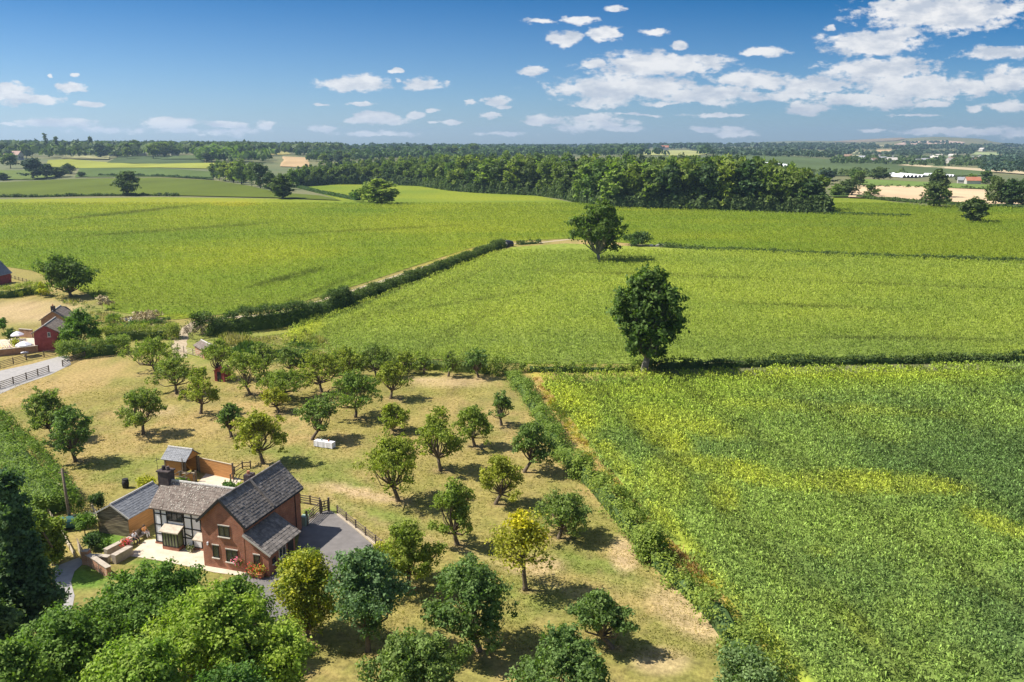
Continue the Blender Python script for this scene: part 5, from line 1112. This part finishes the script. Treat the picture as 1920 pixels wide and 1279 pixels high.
# ------------------------------------------------------------------ distant fields
DF = mat('distant_field', (0, 0, 0), attr=.16, scale=.02, detail=6., rough=.95, spec=.1, contrast=(.3, .7), stretch=(1, .3, 1))
def flat(c, a=.15): return lambda px, py, x, y: mixc(np.array(c) * (1 - a), np.array(c) * (1 + a), fbm(x, y * .5, .012, 3))
FIELDS = [
 ([(-300, 376), (-300, 352), (0, 343), (150, 336), (300, 334), (400, 339), (470, 350), (520, 362), (600, 368), (640, 377), (520, 372), (300, 367), (0, 370)], (.095, .125, .012), 'dull green field behind the bright crop'),
 ([(140, 333), (150, 316), (300, 316), (400, 323), (400, 337), (300, 332)], (.085, .125, .03), 'grey green strip field beyond the lone tree'),
 ([(85, 313), (90, 301), (130, 299), (190, 304), (250, 308), (420, 306), (430, 318), (300, 315), (140, 316)], (.26, .28, .045), 'yellow green strip field on the left rise'),
 ([(200, 306), (225, 293), (378, 292), (382, 306), (300, 308)], (.065, .095, .035), 'dark green field on the left rise'),
 ([(-200, 336), (-200, 322), (60, 320), (120, 330), (60, 338)], (.12, .16, .035), 'pasture at the far left'),
 ([(495, 292), (500, 281), (530, 280), (545, 290)], (.30, .27, .09), 'straw coloured patch behind the left trees'),
 ([(525, 313), (530, 294), (580, 296), (580, 315)], (.42, .30, .16), 'tan patch between the left trees'),
 ([(1195, 291), (1215, 283), (1290, 282), (1332, 288), (1300, 293)], (.30, .31, .11), 'pale field on the crest behind the wood'),
 ([(1330, 296), (1345, 288), (1450, 291), (1560, 300), (1700, 306), (1860, 318), (1860, 330), (1700, 332), (1500, 330), (1400, 312)], (.085, .12, .045), 'wide grey green slope beyond the wood'),
 ([(1600, 346), (1610, 337), (1700, 341), (1800, 346), (1900, 350), (1900, 357), (1760, 354), (1650, 350)], (.15, .22, .05), 'thin bright green strip above the ripe corn'),
 ([(1590, 372), (1600, 350), (1700, 351), (1800, 356), (1850, 358), (1850, 380), (1920, 384), (1920, 391), (1800, 384), (1700, 376)], (.56, .42, .26), 'ripe tan corn field at the right'),
 ([(1560, 371), (1560, 352), (1600, 350), (1590, 371)], (.12, .19, .04), 'small green field at the end of the wood'),
 ([(1680, 311), (1700, 309), (1840, 317), (1960, 324), (1960, 331), (1840, 322)], (.46, .38, .24), 'thin straw strip across the valley'),
 ([(1636, 290), (1645, 281), (1672, 281), (1680, 288)], (.50, .36, .20), 'tan field on the wooded slope'),
 ([(1582, 298), (1590, 291), (1610, 292), (1625, 297)], (.45, .42, .26), 'pale strip by the far village'),
 ([(1700, 291), (1760, 293), (1880, 293), (1880, 297), (1760, 297)], (.16, .20, .10), 'green strip in the far valley'),
 ([(1560, 270), (1600, 265), (1690, 261), (1750, 257.5), (1830, 260.5), (1880, 270), (1700, 275)], (.17, .165, .075), 'brown green moorland hill on the horizon'),
 ([(1675, 273), (1700, 267), (1770, 265), (1810, 268), (1800, 272), (1740, 273)], (.46, .34, .26), 'pinkish fields below the far hill'),
 ([(1560, 267), (1600, 263), (1690, 259), (1700, 261), (1680, 265), (1600, 268)], (.24, .19, .12), 'brown heath on the far ridge'),
 ([(1595, 289), (1605, 284), (1668, 284), (1662, 289)], (.36, .36, .20), 'pale meadow on the wooded valley side'),
 ([(1725, 287), (1735, 282), (1795, 283), (1800, 288)], (.40, .36, .20), 'straw coloured field on the wooded valley side'),
 ([(1820, 291), (1830, 286), (1880, 287), (1870, 292)], (.28, .33, .15), 'green pasture on the valley side'),
 ([(1490, 289), (1500, 284), (1550, 284), (1560, 290)], (.20, .25, .11), 'green clearing on the wooded slope'),
 ([(1880, 283), (1885, 279), (1940, 280), (1940, 284)], (.42, .38, .24), 'pale field near the right edge below the skyline'),
 ([(1640, 277), (1650, 273), (1710, 272), (1700, 277)], (.36, .33, .18), 'small pale field high on the valley side'),
 ([(1345, 284), (1355, 280), (1420, 280), (1415, 284)], (.38, .33, .2), 'pale field on the crest right of the wood'),
 ([(1040, 286), (1050, 281), (1120, 281), (1130, 286)], (.34, .34, .16), 'pale field on the middle skyline'),
 ([(860, 285), (880, 280.5), (940, 280.5), (935, 285)], (.30, .33, .14), 'light green field on the middle skyline'),
 ([(300, 300), (340, 293), (378, 293), (378, 300)], (.085, .12, .04), 'small dark field corner on the left rise'),
 ([(115, 299), (120, 294), (205, 295), (205, 300)], (.34, .33, .16), 'pale paddock on the left rise'),
]
for i_f, (poly, c, lab) in enumerate(FIELDS): sheet('distant_field', poly, .6 + .05 * i_f + (4 if 'far' in lab and ('hill' in lab or 'ridge' in lab) else 0), flat(c), DF, 24, 3.1, 14, label=lab, cat='field')
POLY = mat('polythene', (.80, .82, .86), (.9, .92, .95), scale=.05, rough=.4)
def tunnels(p0, p1, n, depth, h, label):
    a, b = gp(*p0), gp(*p1); o = empty('polytunnels', a, 0, label, 'polytunnels'); mb = MB(); e = b - a; d = Vector((-e.y, e.x, 0)).normalized() * depth
    for i in range(n):
        q0 = e * (i / n); q1 = e * ((i + 1) / n); vs = []
        for t in range(7):
            u = t / 6; pz = math.sin(math.pi * u) * h + .8; c = q0.lerp(q1, u); g0 = Vector((0, 0, float(ground(a.x + c.x + d.x, a.y + c.y + d.y)) - a.z - c.z))
            vs += [c + Vector((0, 0, pz)), c + d + g0 + Vector((0, 0, pz))]
        mb.add(vs, [(2 * t, 2 * t + 2, 2 * t + 3, 2 * t + 1) for t in range(6)])
    mb.build('covers', POLY, o)
tunnels((1428, 313), (1490, 313), 12, 120, 2.5, 'large white polytunnels behind the wood')
tunnels((1692, 334), (1735, 334), 6, 70, 3, 'white polytunnels left of the tall valley tree')
tunnels((1768, 333), (1792, 333), 4, 50, 2.5, 'smaller white polytunnels right of the tall valley tree')

# ------------------------------------------------------------------ woods
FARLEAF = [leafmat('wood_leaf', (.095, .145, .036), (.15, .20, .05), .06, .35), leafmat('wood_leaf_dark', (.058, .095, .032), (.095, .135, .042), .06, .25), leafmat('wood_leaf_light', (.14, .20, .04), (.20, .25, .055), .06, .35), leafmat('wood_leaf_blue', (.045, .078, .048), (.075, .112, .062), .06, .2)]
protos = []
for i in range(10):
    h = 20.; r = np.random.default_rng(500 + i); shape = ['round', 'round', 'oval'][i % 3]
    o = make_tree('wood_tree', (0, 0, 0), h, [15, 17, 12][i % 3], [.4, .8, .3][i % 3], FARLEAF[[0, 1, 0, 2, 0, 1, 3, 0, 2, 1][i]], None, 'tree', None, 600 + i, 2300, 1.05, 22, shape, .45, per=14, clump=.7, fill=.12, nolimb=True, zmin=-1)
    protos.append(o)
used = set()
def put(px, py, ty, w, k, label, group, rz=None, name=None):
    p = gp(px, py); q = ppm(p.x, p.y, p.z); h = solve_h(p.x, p.y, p.z, ty); sx_ = w / q / [15, 17, 12][k % 3]; sc_ = (sx_, sx_, h / 20.)
    rz = random.uniform(0, 6.28) if rz is None else rz
    if k not in used:
        used.add(k); o = protos[k]; o.location = p; o.rotation_euler = (0, 0, rz); o.scale = sc_; o['label'] = label
        if group: o['group'] = group
    else: o = copy_tree(protos[k], p, rz, sc_, label, group)
    if not group and 'group' in o: del o['group']
    return o
rnd = random.Random(12); nw = 0
# base line and top line of the main wood, front row first
WB = [(395, 335), (440, 343), (480, 352), (515, 362), (560, 349), (620, 345), (700, 345), (790, 348), (850, 357), (900, 361), (960, 364), (1010, 366), (1060, 372), (1100, 382), (1150, 388), (1230, 391), (1310, 393), (1400, 395), (1480, 397), (1545, 400)]
WTF = [(395, 306), (430, 298), (480, 304), (515, 320), (560, 318), (620, 315), (700, 306), (790, 303), (850, 300), (960, 296), (1060, 298), (1100, 302), (1230, 303), (1310, 300), (1400, 302), (1440, 306), (1500, 318), (1545, 335)]
def interp(T, x): return float(np.interp(x, [a for a, b in T], [b for a, b in T]))
GW = 'trees of the long wood'; LW = 'tree in the long dense wood across the middle distance'
x = 400
while x < 1540:
    b = interp(WB, x); t = interp(WTF, x) + rnd.uniform(-3, 9); hpx = b - t; w = hpx * rnd.uniform(.62, .9)
    put(x, b - .3, t, w, rnd.choice([0, 1, 2, 4, 5, 7, 9, 3, 8, 0]), LW, GW); nw += 1
    if x > 560: put(x + w * .3, b - rnd.uniform(2, 5), t - rnd.uniform(0, 5), w * 1.05, rnd.choice([0, 2, 4, 3, 7, 8]), LW, GW); nw += 1
    x += w * .5
for row, (dy, up, x0, x1) in enumerate(((9, 3, 640, 1500), (17, 7, 600, 1480), (26, 9, 560, 1420), (36, 11, 760, 1380))):
    x = x0
    while x < x1:
        b = interp(WB, x) - dy; t = interp(WTF, x) - up + rnd.uniform(-3, 4)
        if b - t < 9: b = t + 12
        w = max(14, (b - t)) * rnd.uniform(.55, .85); b = min(b, interp(WB, x) - 3)
        put(x, max(b, 306), min(t, b - 8), min(w, 44), rnd.choice([0, 2, 4, 3, 8, 7, 1, 6]), LW, GW); nw += 1
        x += min(w, 40) * .8
for (px, py, ty, w, k, lab) in [
 (240, 367, 321, 54, 1, 'small dark lone tree on the dull green field'), (531, 373, 328, 46, 5, 'dark lone tree at the corner of the wood'),
 (716, 383, 336, 66, 8, 'large tree of the clump in the bright far field'), (692, 380, 341, 44, 3, 'lighter tree at the left of the far field clump'),
 (62, 336, 296, 46, 6, 'pale willow like tree at the far left'), (88, 334, 307, 34, 1, 'dark tree right of the pale willow'), (112, 332, 314, 34, 5, 'low dark tree in the far left hedge'), (130, 326, 306, 28, 9, 'dark rounded tree above the far left hedge'), (153, 332, 322, 20, 1, 'smallest bush like tree in the far left hedge'), (6, 338, 324, 26, 5, 'dark bush like tree at the left edge'),
 (20, 316, 288, 34, 4, 'mid green tree at the far left edge'), 
 (1750, 390, 344, 54, 1, 'front tree of the tall pair in the corn field hedge'), (1753, 372, 317, 40, 5, 'taller rear tree of the pair in the corn field hedge'), (1773, 384, 356, 26, 7, 'small tree right of the tall pair'),
 (1826, 417, 369, 62, 9, 'round dark lone tree on the field at the right'), (1866, 386, 332, 48, 1, 'left tree of the dark group at the right edge'), (1892, 387, 336, 44, 5, 'middle tree of the dark group at the right edge'), (1915, 388, 336, 40, 9, 'right tree of the dark group at the right edge'),
 (1590, 368, 336, 44, 1, 'round dark tree right of the wood end'), (1568, 369, 345, 30, 8, 'light tree beside the wood end'), (1632, 370, 346, 32, 0, 'tree at the left corner of the ripe corn field'), (1610, 352, 320, 30, 4, 'tree above the left corner of the ripe corn field'),
 (1648, 338, 314, 46, 1, 'broad dark tree on the valley slope'), (1600, 345, 318, 26, 7, 'tree on the valley slope left of the broad dark one'), (1550, 345, 318, 44, 6, 'brownish tree behind the end of the wood'), (1800, 341, 329, 22, 1, 'small dark round tree near the white polytunnels'), (1520, 365, 338, 50, 8, 'bright tree behind the dark end of the wood'),
 (1490, 352, 318, 46, 3, 'bright rear tree behind the dark end of the wood'), (1848, 345, 321, 36, 0, 'broad green tree by the red roofed farm'), (1820, 346, 326, 30, 3, 'lighter tree by the red roofed farm'), (1540, 400, 362, 34, 5, 'dark tree forming the very end of the wood')]:
    put(px, py, ty, w, k, lab, None)
hedge([(565, 350), (620, 346), (700, 346), (790, 349), (850, 358), (900, 362), (1010, 367), (1060, 373), (1100, 383), (1150, 389), (1310, 394), (1480, 398), (1543, 401)], 6, 6.5, FARLEAF[1], 'dark undergrowth along the foot of the long wood', seed=30, rag=.5, size=1.3, dens=3.2)
# far copses: individual trees on the hillsides
GC = 'trees on the far rises'; LC = 'distant tree in the woods along the skyline rise'
def copse(x0, x1, by0, by1, hpx, n, ks):
    global nw
    for i in range(n):
        x = rnd.uniform(x0, x1); t = (x - x0) / (x1 - x0); b = by0[0] * (1 - t) + by0[1] * t; c = by1[0] * (1 - t) + by1[1] * t
        y = rnd.uniform(c, b); h = hpx * rnd.uniform(.75, 1.2); put(x, y, y - h, h * rnd.uniform(.9, 1.4), rnd.choice(ks), LC, GC); nw += 1
copse(0, 380, (304, 296), (291, 288), 24, 22, [6, 1, 6, 4, 5]); copse(380, 500, (306, 306), (290, 289), 24, 14, [4, 1, 6, 0]); copse(580, 900, (312, 300), (294, 290), 20, 16, [6, 4, 0, 1])
print('individual far trees', nw)
# everything beyond: woods that read as one mass
def far_wood(x0, x1, yb, yt, hpx, n, leaf, label, seed, size=3.2, per=16):
    r = np.random.default_rng(seed); PP = []; NN = []; SS = []
    for i in range(n):
        x = r.uniform(x0, x1); t = (x - x0) / (x1 - x0); y = r.uniform(min(yb(t), yt(t)), max(yb(t), yt(t)))
        if any(bool(inpoly([(a, b - 1 + 1.8 * (b > sum(q[1] for q in po) / len(po))) for a, b in po], np.array(x), np.array(y))) for po, _q, _ in FIELDS if max(q[1] for q in po) < 320 and (po[0][0] > 1000 or 'tan' in _) and not any(w_ in _ for w_ in ('slope beyond', 'hill', 'heath', 'horizon', 'ridge'))): continue
        p = gp(x, y); k = ppm(p.x, p.y, p.z); h = min(28, hpx * r.uniform(.7, 1.3) / k); w = h * r.uniform(.4, .62)
        d = unit(r.normal(size=(per, 3))); d[:, 2] = np.abs(d[:, 2]) * 1. - .15; c = np.array([p.x, p.y, p.z + h * .45]) + d * [w, w, h * .5]; PP.append(c); NN.append(unit(d + r.normal(size=d.shape) * .3)); SS.append(np.full(per, h * .42))
    o = npmesh('distant_wood', leafquads(np.vstack(PP), np.vstack(NN), np.concatenate(SS) * r.uniform(.7, 1.2, len(SS) * per), r), 4, leaf)
    tag(o, label, 'wood', None, 'stuff')
L_ = lambda a, b: (lambda t: a + (b - a) * t)
far_wood(-100, 650, L_(300, 291), L_(286, 285), 22, 260, FARLEAF[1], 'woods below the left skyline', 11)
far_wood(560, 1330, L_(304, 292), L_(288, 283), 14, 900, FARLEAF[1], 'woods behind the long dense wood', 12)
far_wood(380, 505, L_(306, 306), L_(292, 289), 22, 60, FARLEAF[0], 'copse above the corner of the dull field', 13)
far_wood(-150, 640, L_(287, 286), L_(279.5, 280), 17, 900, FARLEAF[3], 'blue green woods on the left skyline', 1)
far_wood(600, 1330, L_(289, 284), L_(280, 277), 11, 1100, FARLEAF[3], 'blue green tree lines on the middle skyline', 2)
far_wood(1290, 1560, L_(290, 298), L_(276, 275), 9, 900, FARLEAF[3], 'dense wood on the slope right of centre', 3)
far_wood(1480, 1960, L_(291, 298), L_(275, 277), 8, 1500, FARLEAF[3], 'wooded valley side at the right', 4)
far_wood(1560, 1960, L_(308, 318), L_(298, 300), 9, 420, FARLEAF[1], 'tree belts round the far village', 5)
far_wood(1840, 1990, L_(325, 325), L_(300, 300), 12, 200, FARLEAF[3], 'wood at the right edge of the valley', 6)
far_wood(1300, 1700, L_(330, 334), L_(318, 322), 8, 120, FARLEAF[1], 'scrubby hedges on the valley slope', 7)
far_wood(1600, 1960, L_(352, 358), L_(348, 355), 4, 160, FARLEAF[1], 'hedge between the corn and the green strip', 8)
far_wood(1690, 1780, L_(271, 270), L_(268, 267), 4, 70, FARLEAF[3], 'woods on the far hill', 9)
for k, (x, b, t, w) in enumerate(((88, 290, 250, 9), (108, 291, 257, 12), (172, 290, 256, 12), (945, 284, 268, 10))):
    p = gp(x, b); q = ppm(p.x, p.y, p.z); h = solve_h(p.x, p.y, p.z, t)
    make_tree('conifer', p, h, w / q, h * .05, FARLEAF[1], ['tallest pointed conifer on the left skyline', 'second pointed conifer on the left skyline', 'third conifer on the left skyline', 'dark pointed conifer on the middle skyline'][k], 'conifer', None, 700 + k, 900, 2.2, 16, 'cone', .4, per=10, clump=1.4, nolimb=True)
# far houses
def farhouse(px, py, s, wallm, roofm, label, group=None, rz=0):
    o = gable_house('farmhouse', px, py, rz, s, s * 1.6, s * .55, s * .95, wallm, roofm, label, 'house', tile=False, over=s * .05, pos=gp(px, py))
    if group: o['group'] = group
    for x in (-.3, .1): MB().box(x * s, (x + .18) * s, -.15, -.01, .18 * s, .4 * s).build('window', GLASS, o)
WHT = mat('whitewash', (.50, .47, .42)); REDT = mat('red_tile', (.38, .14, .08), (.45, .2, .12), scale=.5); GRYT = mat('pale_slate', (.30, .31, .33)); BROWNT = mat('brown_tile', (.30, .20, .14))
farhouse(1836, 347, 8, WHT, REDT, 'house with orange red roof near the right edge', rz=1.4); farhouse(1818, 345, 7, WHT, GRYT, 'pale house left of the red roofed one', rz=1.2)
farhouse(40, 300, 15, WHT, mat('pink_tile', (.42, .28, .22)), 'pinkish roofed house among trees at the far left', rz=1.5)
farhouse(522, 277, 22, WHT, GRYT, 'white barn on the crest left of centre', rz=1.5); farhouse(548, 277, 22, WHT, GRYT, 'long grey barn on the crest left of centre', rz=1.5)
farhouse(1253, 281, 18, WHT, REDT, 'pale house on the crest behind the wood', rz=1.5); farhouse(1845, 284, 16, WHT, WHT, 'white church tower like house on the valley side', rz=.2)
G_ = 'houses of the far village'
for i in range(34):
    x = rnd.choice([rnd.gauss(1790, 28), rnd.gauss(1650, 30), rnd.uniform(1580, 1900)]); y = rnd.uniform(294, 309)
    farhouse(x, y, rnd.uniform(8, 12), WHT, rnd.choice([GRYT, GRYT, BROWNT, WHT]), 'tiny pale house of the far village in the valley', G_, rnd.uniform(0, 3))
for i in range(8): farhouse(rnd.uniform(1395, 1470), rnd.uniform(285, 290), 11, WHT, GRYT, 'tiny pale house on the crest right of the wood', 'houses on the crest', rnd.uniform(0, 3))
for i in range(6): farhouse(200 + i * 26 + rnd.uniform(-8, 8), 292, 9, WHT, GRYT, 'tiny white house below the left skyline wood', 'houses below the left wood', rnd.uniform(0, 3))

# ------------------------------------------------------------------ air
hm = bpy.data.materials.new('haze'); hm.use_nodes = True; t = hm.node_tree; t.nodes.clear(); n = NT(t)
v = n('ShaderNodeVolumePrincipled', {'Color': (.52, .74, 1.0, 1), 'Density': 8e-5, 'Anisotropy': .3}); t.links.new(v.outputs[0], n('ShaderNodeOutputMaterial').inputs['Volume'])
tag(MB().box(-10900, 10900, -200, 9900, -1.0, 230).build('haze', hm), 'thin blue air between the camera and the hills', 'haze', None, 'stuff')
